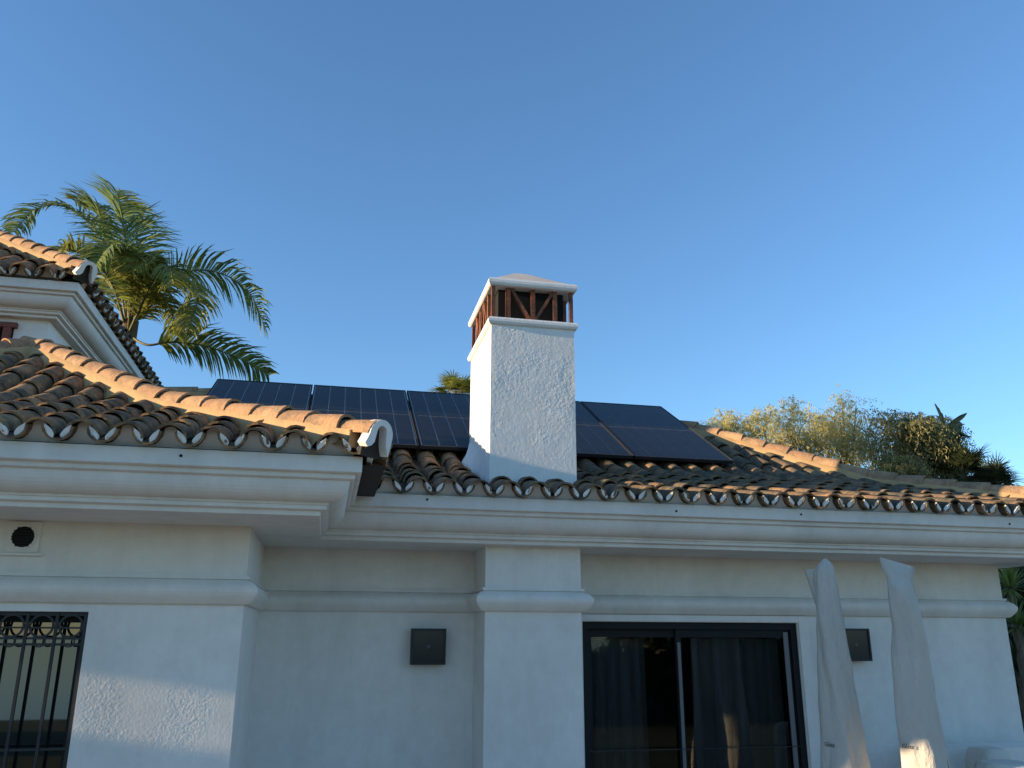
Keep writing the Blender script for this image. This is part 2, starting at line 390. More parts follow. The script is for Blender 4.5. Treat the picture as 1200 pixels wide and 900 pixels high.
def ring(c, r, w, n=22):
    mb = MB(); V = []; Fc = []
    for i in range(n):
        a = 2*math.pi*i/n
        for rr, yy in ((r-w, -w), (r+w, -w), (r+w, w), (r-w, w)): V.append((c[0]+rr*math.cos(a), c[1]+yy*.6, c[2]+rr*math.sin(a)))
    for i in range(n):
        j = (i+1) % n
        for k in range(4): Fc.append((i*4+k, i*4+(k+1) % 4, j*4+(k+1) % 4, j*4+k))
    mb.add(V, Fc); return mb
zb = WIN[2]+.02; nb = 8
for k in range(nb):
    x = xr-k*sp; mb = MB(); mb.bar((x, gy, zb), (x, gy, zt), .016 if k else .024, .016); adopt(mb.build('grille_bar', M_iron), win)
for z, w in ((zt, .022), (zt-.078, .009), (zt-.138, .012), (zt-.172, .012), (-.62, .012)):
    mb = MB(); mb.bar((WIN[0]+.01, gy+.002, z), (xr, gy+.002, z), .009, w, (0, 0, 1)); adopt(mb.build('grille_rail', M_iron), win)
for k in range(nb-1):
    x = xr-(k+.5)*sp
    adopt(ring((x, gy, zt-.069), .062, .006).build('grille_ring', M_iron), win)
    adopt(ring((x, gy+.004, zt-.155), .030, .004, 14).build('grille_ring', M_iron), win)

# round vent in the wing wall
vent = hempty('vent', (-1.764, WINGY, .45))
mb = MB(); mb.box(-1.85, -1.675, WINGY-.012, WINGY+.01, .455, .632); adopt(mb.build('vent_plate', M_wall), vent)
mb = MB(); mb.box(-1.88, -1.645, WINGY-.030, WINGY+.01, .437, .452); adopt(mb.build('vent_lip', M_corn), vent)
mb = MB(); mb.tube([(-1.764, WINGY-.0145, .545), (-1.764, WINGY+.004, .545)], .066, 28); adopt(mb.build('vent_hole', M_dark), vent)
adopt(ring((-1.764, WINGY-.016, .545), .066, .005, 28).build('vent_rim', M_wall), vent)
for i in range(7):
    z = .545+(i-3)*.0175; hw = math.sqrt(.066**2-(z-.545)**2)-.003; mb = MB(); mb.box(-1.764-hw, -1.764+hw, WINGY-.021, WINGY-.0148, z-.0035, z+.0035)
    adopt(mb.build('vent_slat', M_frame), vent)

# sliding door
door = hempty('sliding_door', ((DOOR[0]+DOOR[1])/2, MAINY+.1, DOOR[2]))
x0, x1, z0, z1 = DOOR; y = MAINY+.02
mb = MB(); mb.box(x0, x0+.05, y, y+.10, z0, z1-.055); mb.box(x1-.055, x1, y, y+.10, z0, z1-.055); mb.box(x0, x1, y, y+.10, z1-.055, z1)
adopt(mb.build('door_frame', M_frame), door)
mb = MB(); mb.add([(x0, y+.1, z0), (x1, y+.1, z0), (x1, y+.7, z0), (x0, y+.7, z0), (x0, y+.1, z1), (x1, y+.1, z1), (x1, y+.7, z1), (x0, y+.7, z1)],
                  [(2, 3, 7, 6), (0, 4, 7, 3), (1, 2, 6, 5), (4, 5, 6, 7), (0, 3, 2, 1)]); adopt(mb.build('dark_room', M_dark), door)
xm = 2.88
for (a, b_, yy) in ((x0+.05, xm+.03, y+.055), (xm-.03, x1-.055, y+.025)):
    mb = MB(); mb.box(a, a+.045, yy, yy+.028, z0, z1-.056); mb.box(b_-.045, b_, yy, yy+.028, z0, z1-.056); mb.box(a+.045, b_-.045, yy, yy+.028, z1-.12, z1-.056)
    sash = adopt(mb.build('sash', M_frame), door)
    mb = MB(); mb.box(a+.045, b_-.045, yy+.012, yy+.016, z0, z1-.12); adopt(mb.build('pane', M_dglass), sash)
mb = MB(); mb.box(xm-.022, xm+.004, y+.013, y+.024, z0, z1-.16); adopt(mb.build('stile', M_alu), door)
mb = MB(); mb.box(x1-.118, x1-.078, y+.013, y+.024, z0, z1-.075); adopt(mb.build('stile', M_alu), door)
mb = MB(); mb.bar((x0+.05, y-.004, -.86), (x1-.055, y-.004, -.86), .006, .006, (0, 0, 1)); adopt(mb.build('crossbar', M_iron), door)
def pleats(xa, xb, yy, n, depth, zt_):
    mb = MB(); m = n*8; V = []
    ph = [random.uniform(.7, 1.3) for _ in range(n+1)]
    for z, s_ in ((z0, 1.15), (-.6, 1.0), (zt_, .75)):
        for i in range(m+1):
            u = i/m; w = math.sin(u*n*math.pi); k = ph[min(n, int(u*n))]
            V.append((xa+(xb-xa)*u+.012*math.sin(u*37+z*3), yy+depth*s_*k*(abs(w)**.6-.5), z))
    mb.add(V, [(r_*(m+1)+i, r_*(m+1)+i+1, (r_+1)*(m+1)+i+1, (r_+1)*(m+1)+i) for r_ in range(2) for i in range(m)], True); return mb
adopt(pleats(x0+.06, 2.62, y+.17, 5, .09, z1-.13).build('curtain', M_curtain), door)
adopt(pleats(3.03, x1-.10, y+.17, 8, .09, z1-.13).build('curtain', M_curtain), door)

# ------------------------------------------------------------------ roofs
def hh(t, s1, tk, s2=R(30)):
    return min(t, tk)*math.tan(s1)+max(0, t-tk)*math.tan(s2)
def arc_tile(L, r0, r1, th, seg, convex=True, seed=0):
    """curved clay tile: down-slope end at y = 0"""
    rr = random.Random(seed); sg = 1 if convex else -1; mb = MB()
    def prof(r, y, wob):
        o = []
        for i in range(seg+1):
            a = math.pi*i/seg; q = r*(1+wob*math.sin(2.3*a+seed))
            o.append((-q*math.cos(a), y+.006*math.sin(3*a+seed*2)*(1 if y < .01 else 0), sg*q*math.sin(a)))
        return o
    w0 = rr.uniform(-.025, .025)
    o0, o1 = prof(r0, 0, w0), prof(r1, L, w0); i0, i1 = prof(r0-th, 0, w0), prof(r1-th, L, w0); n = seg+1
    q = [(i, i+1, n+i+1, n+i) for i in range(seg)]
    qi = [(d, c, b_, a) for a, b_, c, d in q]
    if sg < 0: q, qi = qi, q
    mb.add(o0+o1, qi, True); mb.add(i0+i1, q, True)
    mb.add(o0+i0, [(i, i+1, n+i+1, n+i) if sg > 0 else (n+i, n+i+1, i+1, i) for i in range(seg)])
    for k in (0, seg): mb.add([o0[k], o1[k], i1[k], i0[k]], [(0, 1, 2, 3)])
    return mb
TL = .40
COVER = {}; PAN = {}
for nm, m in (('w', M_tile), ('d', M_tiled)):
    COVER[nm] = [arc_tile(TL, .086, .071, .013, 8, True, k).mesh('roof_tile', m) for k in range(5)]
    PAN[nm] = [arc_tile(TL, .076, .084, .012, 8, False, k+9).mesh('channel_tile', m) for k in range(3)]
HIPT = [arc_tile(.37, .094, .080, .015, 8, True, k+20).mesh('hip_tile', M_hip) for k in range(4)]
# white lens-shaped mortar fillets that close each channel at the eave, and the plaster under each cover
def mortar_mesh(seed, sx):
    rr = random.Random(seed); mb = MB(); k = rr.uniform(.75, 1.25); out = []; inn = []
    for i in range(7):
        a = R(-8+i*(80/6)); q = .0632*(1+rr.uniform(-.02, .02)); out.append((sx*q*math.cos(a), -q*math.sin(a)))
    for i in range(1, 6):
        u = i/6; x = .0165+(.0625-.0165)*u**1.8; z = -.059+.0675*u
        inn.append((sx*(x-.006*k*math.sin(math.pi*u)+rr.uniform(-.0015, .0015)), z))
    poly = out+inn; n = len(poly)
    V = [(x, rr.uniform(-.004, .004), z) for x, z in poly]+[(x*1.02, .014, z) for x, z in poly]
    f = tuple(range(n)); fb = tuple(range(n, 2*n))[::-1]; side = [(i, i+n, (i+1) % n+n, (i+1) % n) for i in range(n)]
    if sx < 0: f = f[::-1]; fb = fb[::-1]; side = [s_[::-1] for s_ in side]
    mb.add(V, [f, fb]+side); return mb.mesh('eave_mortar', M_mortar)
MORT = {sx: [mortar_mesh(k, sx) for k in range(5)] for sx in (-1, 1)}
mb = MB(); poly = [(-.108, -.092), (-.108, -.074), (-.076, -.066), (-.052, -.045), (-.038, .0), (-.034, .018), (-.018, .030), (0, .033), (.018, .030), (.034, .018), (.038, .0), (.052, -.045), (.076, -.066), (.108, -.074), (.108, -.092)]; n = len(poly)
mb.add([(x, 0, z) for x, z in poly]+[(x, .03, z) for x, z in poly], [tuple(range(n))[::-1], tuple(range(n, 2*n))]+[(i, i+n, (i+1) % n+n, (i+1) % n)[::-1] for i in range(n)])
INFILL = mb.mesh('eave_infill', M_corn)
PITCHX = .2162
class Face:
    def __init__(s, O, e, n, z0, s1, tk): s.O = Vector(O); s.e = Vector(e); s.n = Vector(n); s.z0 = z0; s.s1 = s1; s.tk = tk
    def P(s, u, t, dz=0):
        p = s.O+s.e*u+s.n*t; return Vector((p.x, p.y, s.z0+hh(max(t, -.3), s.s1, s.tk)+dz if t >= 0 else s.z0+t*math.tan(s.s1)+dz))
    def M(s, u, t, L, lift0=0, lift1=0, rz=0, dz=0):
        """matrix that lays a tile of plan length ~L with its lower end at (u, t)"""
        a = s.P(u, t, dz); b_ = s.P(u, t+L*.93, dz); y = (b_-a).normalized(); x = s.e.copy()
        nrm = x.cross(y).normalized(); a = a+nrm*lift0; b_ = b_+nrm*lift1; y = (b_-a).normalized()
        y = Quaternion(nrm, rz) @ y; x = y.cross(nrm).normalized(); nrm = x.cross(y)
        m = Matrix((x, y, nrm)).transposed().to_4x4(); m.translation = a; return m
def join_mesh(name, items, m):
    """many placed copies of small meshes in one mesh"""
    VV = []; QQ = []; k = 0
    for me, mt in items:
        n = len(me.vertices); co = np.empty(n*3, np.float32); me.vertices.foreach_get('co', co); co = co.reshape(-1, 3)
        A = np.array(mt); VV.append(co @ A[:3, :3].T+A[:3, 3])
        q = np.empty(len(me.loops), np.int32); me.loops.foreach_get('vertex_index', q); QQ.append(q.reshape(-1, 4)+k); k += n
    return np_mesh(name, np.concatenate(VV), np.concatenate(QQ), m, True)

def lay(face, roof, u0, u1, tmax, kind, mati, single, jit=1.0, eave_rows=True, rows=12, pans=True):
    """tile one roof face; tmax(u) = plan distance to the hip or ridge; single(u,t) -> own object or joined"""
    stuff = []; nc = int((u1-u0)/PITCHX)
    ex = .285
    for c in range(nc+1):
        u = u0+c*PITCHX
        for r_ in range(rows):
            sl_ = face.s1 if r_*ex < face.tk else R(30)
            t = r_*ex*math.cos(sl_)
            lim = tmax(u)
            if lim-t < .08: break
            L = min(TL, (lim-t)/math.cos(sl_)+.02)
            du, rz = random.gauss(0, .007)*jit, random.gauss(0, .028)*jit
            mt = face.M(u+du, t+random.gauss(0, .016)*jit*(r_ > 0), TL, .018+abs(random.gauss(0, .004)), 0, rz, -.052) @ Matrix.Diagonal((1, L/TL, 1, 1))
            me = COVER[kind][random.randrange(5)]
            if single(u, t): adopt(link('roof_tile', me, None, mt), roof)
            else: stuff.append((me, mt))
            # channel tile to the right of the cover
            if not pans: continue
            up_ = u+PITCHX/2; lim2 = tmax(up_)
            if lim2-t < .06: continue
            L = min(TL, (lim2-t)/math.cos(sl_)+.02); me = PAN[kind][random.randrange(3)]
            mt = face.M(up_, t-(.022 if r_ == 0 else 0), TL, .014, 0, random.gauss(0, .01), 0) @ Matrix.Diagonal((1, L/TL, 1, 1))
            if r_ == 0 and eave_rows:
                adopt(link('channel_tile', me, None, mt), roof)
                for sx in (-1, 1): adopt(link('eave_mortar', MORT[sx][random.randrange(5)], None, face.M(up_, -.017+random.uniform(-.003, .003), TL, .014, 0, 0, 0)), roof)
                adopt(link('eave_infill', INFILL, None, face.M(u, .054, TL, 0, 0, 0, 0)), roof)
            else: stuff.append((me, mt))
    if stuff:
        o = adopt(link('tile_courses', join_mesh('tile_courses', stuff, mati)), roof); tag(o, kind='stuff')

def deck(rect, s1, tk, tr, z0, drop):
    x0, x1, y0, y1 = rect; ts = [.06, min(tk, tr*.5), tr]; mb = MB(); V = []
    for t in ts:
        z = z0-drop+hh(t, s1, tk)
        V += [(x0+t, y0+t, z), (x1-t, y0+t, z), (x1-t, y1-t, z), (x0+t, y1-t, z)]
    Fc = [(k*4+i, k*4+(i+1) % 4, (k+1)*4+(i+1) % 4, (k+1)*4+i) for k in range(len(ts)-1) for i in range(4)]
    Fc.append((8, 9, 10, 11)); mb.add(V, Fc); return mb

def hip_run(roof, pts, t_end_cap=True, single=True, step=.268, bedw=.094):
    """mortar bed and hip tiles along a polyline of 3-D points (lowest first), lying on the rim line"""
    P = [Vector(p) for p in pts]; seg = [(P[i], P[i+1], (P[i+1]-P[i]).length) for i in range(len(P)-1)]; tot = sum(s_[2] for s_ in seg)
    def pos(d):
        if d < 0: return P[0]+(P[1]-P[0]).normalized()*d
        for a, b_, l in seg:
            if d <= l: return a+(b_-a)*(d/l)
            d -= l
        return P[-1]
    # bed
    mb = MB(); V = []; n = int(tot/.05); m = 7; off = .06 if t_end_cap else 0
    for i in range(n+1):
        p = pos(max(off, i/n*tot)); t = (pos(min(tot, i/n*tot+.05))-pos(max(0, i/n*tot-.05))); t.z = 0; t.normalize(); sd = Vector((t.y, -t.x, 0))
        for x, z in ((-1.30, -.10), (-1.12, -.03), (-.98, .05), (0, .075), (.98, .05), (1.12, -.03), (1.30, -.10)):
            z = max(z, -.045) if i/n*tot < .32 and t_end_cap else z
            w = 1+.07*noise.noise(p*9+Vector((x*3, 0, z*5)))
            V.append(p+sd*(x*bedw*w)+Vector((0, 0, z+.012*noise.noise(p*14+Vector((x, 3, 0))))))
    mb.add(V, [(i*m+k, i*m+k+1, (i+1)*m+k+1, (i+1)*m+k) for i in range(n) for k in range(m-1)], True)
    mb.add(V[:m], [tuple(range(m))])
    adopt(mb.build('hip_mortar', M_bed), roof)
    d = -.07; k = 0
    while d < tot-.1:
        a = pos(d); b_ = pos(min(tot, d+.36)); y = (b_-a).normalized(); x = y.cross(Vector((0, 0, 1))).normalized(); z = x.cross(y)
        a = a+z*(.046+random.gauss(0, .004)); b2 = b_+z*.028; y = (b2-a).normalized(); z = x.cross(y)
        y = Quaternion(z, random.gauss(0, .02)) @ y; x = y.cross(z)
        mt = Matrix((x, y, z)).transposed().to_4x4(); mt.translation = a
        adopt(link('hip_tile', HIPT[k % 4], None, mt), roof); d += step+random.gauss(0, .012); k += 1
        if k == 1 and t_end_cap:
            arcs = [(-.088*math.cos(R(180)*i/12), .092*math.sin(R(180)*i/12)) for i in range(13)]
            slot = [(.036*math.cos(R(180)*i/8), .022+.036*math.sin(R(180)*i/8)) for i in range(9)]
            poly = [(-.112, -.055), (-.098, -.026)]+arcs+[(.086, -.05), (.078, -.105), (.062, -.08), (.046, -.035)]+slot+[(-.042, -.04), (-.062, -.064), (-.088, -.074)]
            n = len(poly); mb = MB(); V = [(x, -.010, z) for x, z in poly]+[(x, .05, z) for x, z in poly]
            mb.add(V, [tuple(range(n)), tuple(range(n, 2*n))[::-1]]+[(i, i+n, (i+1) % n+n, (i+1) % n) for i in range(n)])
            adopt(link('hip_end_mortar', mb.mesh('hip_end_mortar', M_mortar), None, mt), roof)
            mb = MB(); mb.box(-.07, .07, .055, .08, -.12, .06); adopt(link('hip_end_shade', mb.mesh('hip_end_shade', M_deck), None, mt), roof)  # dark block stands in for the shaded hollow under the end tile

def hip_pts(xc, y0, z0, s1, tk, tr, sx=-1):
    return [(xc+sx*t, y0+t, z0+hh(t, s1, tk)) for t in (.02, min(tk, tr*.5), tr)]

RIM = 1.022
# main roof
S1M, TKM, TRM = R(16.5), 1.40, 3.10
ROOF_L = -4.9
main_roof = hp(deck((ROOF_L, XM, EM, EM+2*TRM), S1M, TKM, TRM, RIM, .085).build('main_roof', M_deck))
fm = Face((0, EM, 0), (1, 0, 0), (0, 1, 0), RIM, S1M, TKM)
CHX0, CHX1, CHY0, CHY1 = 1.170, 1.868, 6.30, 7.30
def tmax_main(u):
    if u > XM-.03: return 0
    t = min(XM-u, TRM)
    if CHX0-.02 < u < CHX1+.03: t = min(t, CHY0-EM+.02)
    return t
def single_main(u, t):
    return t < 1.75 or (u > 3.75)
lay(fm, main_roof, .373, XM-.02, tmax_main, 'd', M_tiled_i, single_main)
# behind the chimney and left of the first column the courses are joined
stuff = []
for c in range(-9, 9):
    u = .373+c*PITCHX
    for r_ in range(12):
        t = r_*.285*math.cos(S1M if r_*.285 < TKM else R(30))
        if t > TRM-.1: break
        inch = CHX0-.05 < u < CHX1+.05
        if (c < 0 and t > .2) or (inch and t > CHY1-EM+.05):
            stuff.append((COVER['d'][random.randrange(5)], fm.M(u, t, TL, .018, 0, random.gauss(0, .02), -.052)))
            stuff.append((PAN['d'][random.randrange(3)], fm.M(u+PITCHX/2, t, TL, .014, 0, 0, 0)))
tag(adopt(link('tile_courses', join_mesh('tile_courses', stuff, M_tiled_i)), main_roof), kind='stuff')
hip_run(main_roof, hip_pts(XM, EM, RIM, S1M, TKM, 2.78))
zr = RIM+hh(TRM, S1M, TKM)
hip_run(main_roof, [(XM-TRM, EM+TRM, zr-.055), (ROOF_L+TRM, EM+TRM, zr-.055)], False)
# wing roof
S1W, TKW, TRW = R(19), 1.40, 2.68
wing_roof = hp(deck((WL-.62, XW, EW, EW+2*TRW), S1W, TKW, TRW, RIM, .085).build('wing_roof', M_deck))
fwg = Face((0, EW, 0), (1, 0, 0), (0, 1, 0), RIM, S1W, TKW)
def tmax_wing(u): return min(XW-u, u-(WL-.62), TRW)
# channel centres at x = -1.415 + k * pitch, covers half a pitch to the left
uw = -1.415-PITCHX/2
uw0 = uw-PITCHX*4
lay(fwg, wing_roof, uw0, XW-.07, tmax_wing, 'w', M_tile_i, lambda u, t: True)
lay(fwg, wing_roof, uw0-PITCHX*13, uw0-PITCHX*.9, tmax_wing, 'w', M_tile_i, lambda u, t: False, eave_rows=False)
hip_run(wing_roof, hip_pts(XW, EW, RIM, S1W, TKW, TRW))
hip_run(wing_roof, [(WL+TRW-.62, EW+TRW, RIM+hh(TRW, S1W, TKW)), (XW-TRW, EW+TRW, RIM+hh(TRW, S1W, TKW))], False)
hip_run(wing_roof, hip_pts(WL-.62, EW, RIM, S1W, TKW, TRW, 1))
fr_ = Face((XW+.09, EW, 0), (0, 1, 0), (-1, 0, 0), RIM, S1W, TKW)
lay(fr_, wing_roof, .20, 1.30, lambda u: min(.75, u+.06), 'w', M_tile_i, lambda u, t: t < .1, rows=3)
mb = MB(); mb.box(XW-fo+.004, XW+.085, EW+.20, EM+.02, .925, .940); adopt(mb.build('eave_shade_board', M_deck), wing_roof)  # dark board added for the shaded underside of the side eave
# upper storey
DZ = 2.27; EU, XU = 8.10, -2.46; UL = -8.0; UB = 14.2
uprof = [(o, z+DZ) for o, z in prof]
hp(sweep([(UL-.5, EU+fo), (XU-fo, EU+fo), (XU-fo, UB)], uprof).build('upper_cornice', M_upper))
UWY, UWX = 8.44, -2.80
mb = MB(); mb.box(UL, UWX, UWY, UB-.5, 0, ZS+DZ+.02); hp(mb.build('upper_wall', M_upper))
S1U, TKU, TRU = R(32.5), 9.0, 2.6
upper_roof = hp(deck((UL-.6, XU, EU, UB+.1), S1U, TKU, TRU, RIM+DZ, .085).build('upper_roof', M_deck))
fu = Face((0, EU, 0), (1, 0, 0), (0, 1, 0), RIM+DZ, S1U, TKU)
lay(fu, upper_roof, XU-.12-PITCHX*8, XU-.08, lambda u: min(XU-u, TRU), 'w', M_tile_i, lambda u, t: u > -3.6)
hip_run(upper_roof, hip_pts(XU, EU, RIM+DZ, S1U, TKU, TRU))
fur = Face((XU, EU, 0), (0, 1, 0), (-1, 0, 0), RIM+DZ, S1U, TKU)
lay(fur, upper_roof, .30, 5.4, lambda u: min(TRU, u, 1.0), 'd', M_tiled_i, lambda u, t: t < .1, rows=4)
# shutters of the upper storey
def shutter(name, m, pts_fn, a0, a1, z0, z1, n):
    e = hempty(name, pts_fn((a0+a1)/2, 0, z0)); bxs = []
    def bx(u0, u1, za, zb_, d0, d1, nm, mm):
        p, q = pts_fn(u0, d0, za), pts_fn(u1, d1, zb_); mb = MB(); mb.box(min(p[0], q[0]), max(p[0], q[0]), min(p[1], q[1]), max(p[1], q[1]), za, zb_); adopt(mb.build(nm, mm), e)
    bx(a0, a1, z0, z1, -.005, .004, 'shutter_back', M_dark)
    for i in range(n):
        u = a0+(a1-a0)*(i+.5)/n; w = (a1-a0)/n*.36; bx(u-w, u+w, z0+.03, z1-.03, .006, .045, 'slat', m)
    bx(a0-.03, a1+.03, z1-.03, z1+.02, .004, .05, 'shutter_rail', m); bx(a0-.03, a1+.03, z0-.03, z0+.03, .004, .05, 'shutter_rail', m)
shutter('shutter', M_red, lambda u, d, z: (u, UWY-d, z), -4.05, -3.10, 1.7, 2.84, 10)
shutter('shutter', M_brown, lambda u, d, z: (UWX+d, u, z), 8.75, 10.1, 1.7, 2.74, 18)

# ------------------------------------------------------------------ chimney
chim = hempty('chimney', (1.52, 6.8, 1.0))
zt_ = 2.43
adopt(link('shaft_front', rough_sheet('shaft_front', CHX0, CHX1, 1.0, zt_, CHY0, .0042, [(2.5, .0020), (8, .0006), (20, .00045), (45, .00055), (95, .0006), (180, .0005)], M_chim, .03)), chim)
mb = MB(); x0, x1, y0, y1 = CHX0, CHX1, CHY0, CHY1
mb.add([(x0, y0, 1), (x0, y0, zt_), (x0, y1, zt_), (x0, y1, 1)], [(0, 1, 2, 3)]); mb.add([(x1, y0, 1), (x1, y1, 1), (x1, y1, zt_), (x1, y0, zt_)], [(0, 1, 2, 3)])
mb.add([(x0, y1, 1), (x0, y1, zt_), (x1, y1, zt_), (x1, y1, 1)], [(0, 1, 2, 3)])
adopt(mb.build('shaft', M_chim), chim)
# mortar flare where the shaft meets the tiles
mb = MB()
n = 12; V = []
for i in range(n+1):
    yy = CHY0+.30+(CHY1-CHY0-.30)*i/n; zz = fm.P(0, yy-EM).z
    w = .002+.085*(i/n)**1.4+.006*(i/n)*noise.noise(Vector((yy*7, 0, 0)))
    V += [(CHX0-w, yy, zz-.06), (CHX0-w*.75, yy, zz+.05), (CHX0-w*.3, yy, zz+.12), (CHX0+.004, yy, zz+.24)]
mb.add(V, [(i*4+k, (i+1)*4+k, (i+1)*4+k+1, i*4+k+1) for i in range(n) for k in range(3)], True); mb.add(V[:4], [(0, 1, 2, 3)])
adopt(mb.build('base_flare', M_chim), chim)
def roundslab(x0, x1, y0, y1, z0, z1, b_=.022, n=5):
    mb = MB(); V = []; h = (z1-z0)/2; m = 0
    for i in range(n+1):
        a = -math.pi/2+math.pi*i/n; o = b_*math.cos(a); z = (z0+z1)/2+h*math.sin(a)
        V += [(x0-o, y0-o, z), (x1+o, y0-o, z), (x1+o, y1+o, z), (x0-o, y1+o, z)]
    mb.add(V, [(i*4+k, i*4+(k+1) % 4, (i+1)*4+(k+1) % 4, (i+1)*4+k) for i in range(n) for k in range(4)])
    mb.add(V[:4], [(3, 2, 1, 0)]); mb.add(V[-4:], [(0, 1, 2, 3)]); return mb
adopt(roundslab(x0-.006, x1+.006, y0-.006, y1+.006, 2.425, 2.490, .024).build('band', M_chim), chim)
z0, z1 = 2.488, 2.772
mb = MB(); mb.box(x0+.07, x1-.07, y0+.075, y1-.075, z0, z1); adopt(mb.build('flue_core', M_dark), chim)  # black core close behind the posts stands in for shade in the openings
def post(xa, xb, ya, yb): mb = MB(); mb.box(xa, xb, ya, yb, z0, z1); adopt(mb.build('vent_post', M_brick), chim)
c = .034
for xa in (x0, x1-c):
    for ya in (y0+.01, y1-c): post(xa+.002, xa+c-.002, ya, ya+c-.004)
for xx in (x0+.145, (x0+x1)/2+.005, x1-.155): post(xx-.018, xx+.018, y0+.015, y0+.055)
def diag(a, b_, ax): mb = MB(); mb.bar(a, b_, .026, .036, ax); adopt(mb.build('vent_brace', M_brick), chim)
diag((x0+.17, y0+.037, z1-.01), (x0+.33, y0+.037, z0+.004), (0, 1, 0)); diag((x1-.17, y0+.037, z1-.01), (x1-.33, y0+.037, z0+.004), (0, 1, 0))
for xx in (x0, x1-.04):
    for k in range(4):
        yy = y0+.22+k*.185; post(xx+.006, xx+.034, yy-.018, yy+.018)
    for k in range(3):
        ya = y0+.24+k*.185; a, b_ = (ya, ya+.145) if k % 2 else (ya+.145, ya); diag((xx+.02, a, z1-.01), (xx+.02, b_, z0+.01), (1, 0, 0))
cap = adopt(roundslab(x0-.008, x1+.008, y0-.008, y1+.008, 2.765, 2.835, .022).build('cap', M_chim), chim)
mb = MB(); a = .045; V = [(x0+a*.3, y0+a*.3, 2.838), (x1-a*.3, y0+a*.3, 2.838), (x1-a*.3, y1-a*.3, 2.838), (x0+a*.3, y1-a*.3, 2.838), (x0+.30, y0+.45, 3.10), (x1-.30, y0+.45, 3.10), (x1-.30, y1-.45, 3.10), (x0+.30, y1-.45, 3.10)]
V = [(p[0], p[1], p[2]) for p in V]; lowr = [(p[0], p[1], 2.826) for p in V[:4]]
mb.add(lowr+V, [(0, 1, 5, 4), (1, 2, 6, 5), (2, 3, 7, 6), (3, 0, 4, 7), (4, 5, 9, 8), (5, 6, 10, 9), (6, 7, 11, 10), (7, 4, 8, 11), (8, 9, 10, 11)])
adopt(mb.build('cap_pyramid', M_cap), cap)

# ------------------------------------------------------------------ solar panels
PW, PL, PT = 1.006, 2.020, .035
def make_panel():
    root = empty('solar_panel'); mb = MB(); f = .012
    mb.box(0, f, 0, PL, -PT, 0); mb.box(PW-f, PW, 0, PL, -PT, 0); mb.box(f, PW-f, 0, f, -PT, 0); mb.box(f, PW-f, PL-f, PL, -PT, 0)
    fr2 = mb.build('frame', M_pframe, root)
    mb = MB(); e = .0025
    mb.box(0, PW, -.0012, .0012, -.004, .0012); mb.box(PW-.0012, PW+.0012, .002, PL, -.004, .0012)
    mb.build('frame_edge', M_pedge, fr2)
    mb = MB(); mb.box(f, PW-f, f, PL-f, -.010, -.006); mb.build('backsheet', M_back, root)
    # six strings in each half, each of twelve half cells
    cw = (PW-2*f-.012)/6; ch = (PL-2*f-.03)/24; mb = MB(); g = .0034; gy_ = .0013
    for r_ in range(12):
        mb.box(g, cw-g, r_*ch+gy_, (r_+1)*ch-gy_, 0, .0018)
    me = mb.mesh('cell_string', M_cell)
    for half in (0, 1):
        for k in range(6):
            o = link('cell_string', me, root); o.location = (f+.006+k*cw, f+.008+half*(PL/2-f-.008+.006), -.0055)
    mb = MB()
    for yy in (.35, 1.62): mb.box(.02, PW-.02, yy, yy+.04, -PT-.042, -PT-.001)
    mb.build('mounting_rail', M_rail, root)
    mb = MB()
    for yy in (.35, 1.62):
        for xx in (.25, .75): mb.box(xx-.015, xx+.015, yy+.005, yy+.035, -PT-.12, -PT-.043)
    mb.build('roof_hook', M_rail, root)
    return root
def copy_tree(o, parent=None):
    c = o.copy(); COL.objects.link(c)
    if parent is not None: c.parent = parent
    for ch in list(o.children): copy_tree(ch, c)
    return c
panel = make_panel(); PS = R(30)
plabels = ['black solar panel at the end of the row beside the right roof hip', 'black solar panel right behind the chimney, next to the end panel',
           'black solar panel partly hidden behind the sunlit left side of the chimney',
           'black solar panel above the white tipped end of the sunlit hip', 'black solar panel at the end of the row below the drooping palm frond']
for i in range(5):
    o = panel if i == 0 else copy_tree(panel)
    o.location = (3.805-(i+1)*1.022+.004, 7.44, 1.645); o.rotation_euler = (PS, 0, 0)
    tag(o, plabels[i], 'solar panel', 'solar panels in a row on the roof')

# ------------------------------------------------------------------ wall lamps
def make_lamp():
    root = empty('wall_lamp'); mb = MB(); mb.box(-.10, .10, -.03, 0, -.10, .10); mb.build('back_plate', M_iron, root)
    mb = MB(); w = .132; 
    for a, b_, c_, d in ((-w, w, w-.016, w), (-w, w, -w, -w+.016), (-w, -w+.016, -w+.016, w-.016), (w-.016, w, -w+.016, w-.016)): mb.box(a, b_, -.105, -.028, c_, d)
    mb.build('housing', M_lampbody, root)
    mb = MB(); mb.box(-w+.016, w-.016, -.096, -.092, -w+.016, w-.016); mb.build('lamp_glass', M_lampglass, root)
    mb = MB(); mb.tube([(0, -.0965, -.0), (0, -.104, -.0)], [.016, .010], 12); mb.build('knob', M_lampknob, root)
    return root
M_lampbody = mat('lamp_housing', (.016, .018, .02), .5, .4)[0]; M_lampknob = mat('lamp_knob', (.09, .09, .09), .35, .5)[0]
M_lampglass = mat('smoked_lamp_glass', (.022, .026, .030), .18, .5)[0]
lamp = make_lamp(); lamp.location = (.785, MAINY-.001, -.082); tag(lamp, 'square dark wall lamp on bare white wall left of the pier', 'wall lamp', 'square wall lamps')
l2 = copy_tree(lamp); l2.location = (4.42, MAINY-.001, -.062); tag(l2, 'square dark wall lamp between the two covered parasols', 'wall lamp', 'square wall lamps')

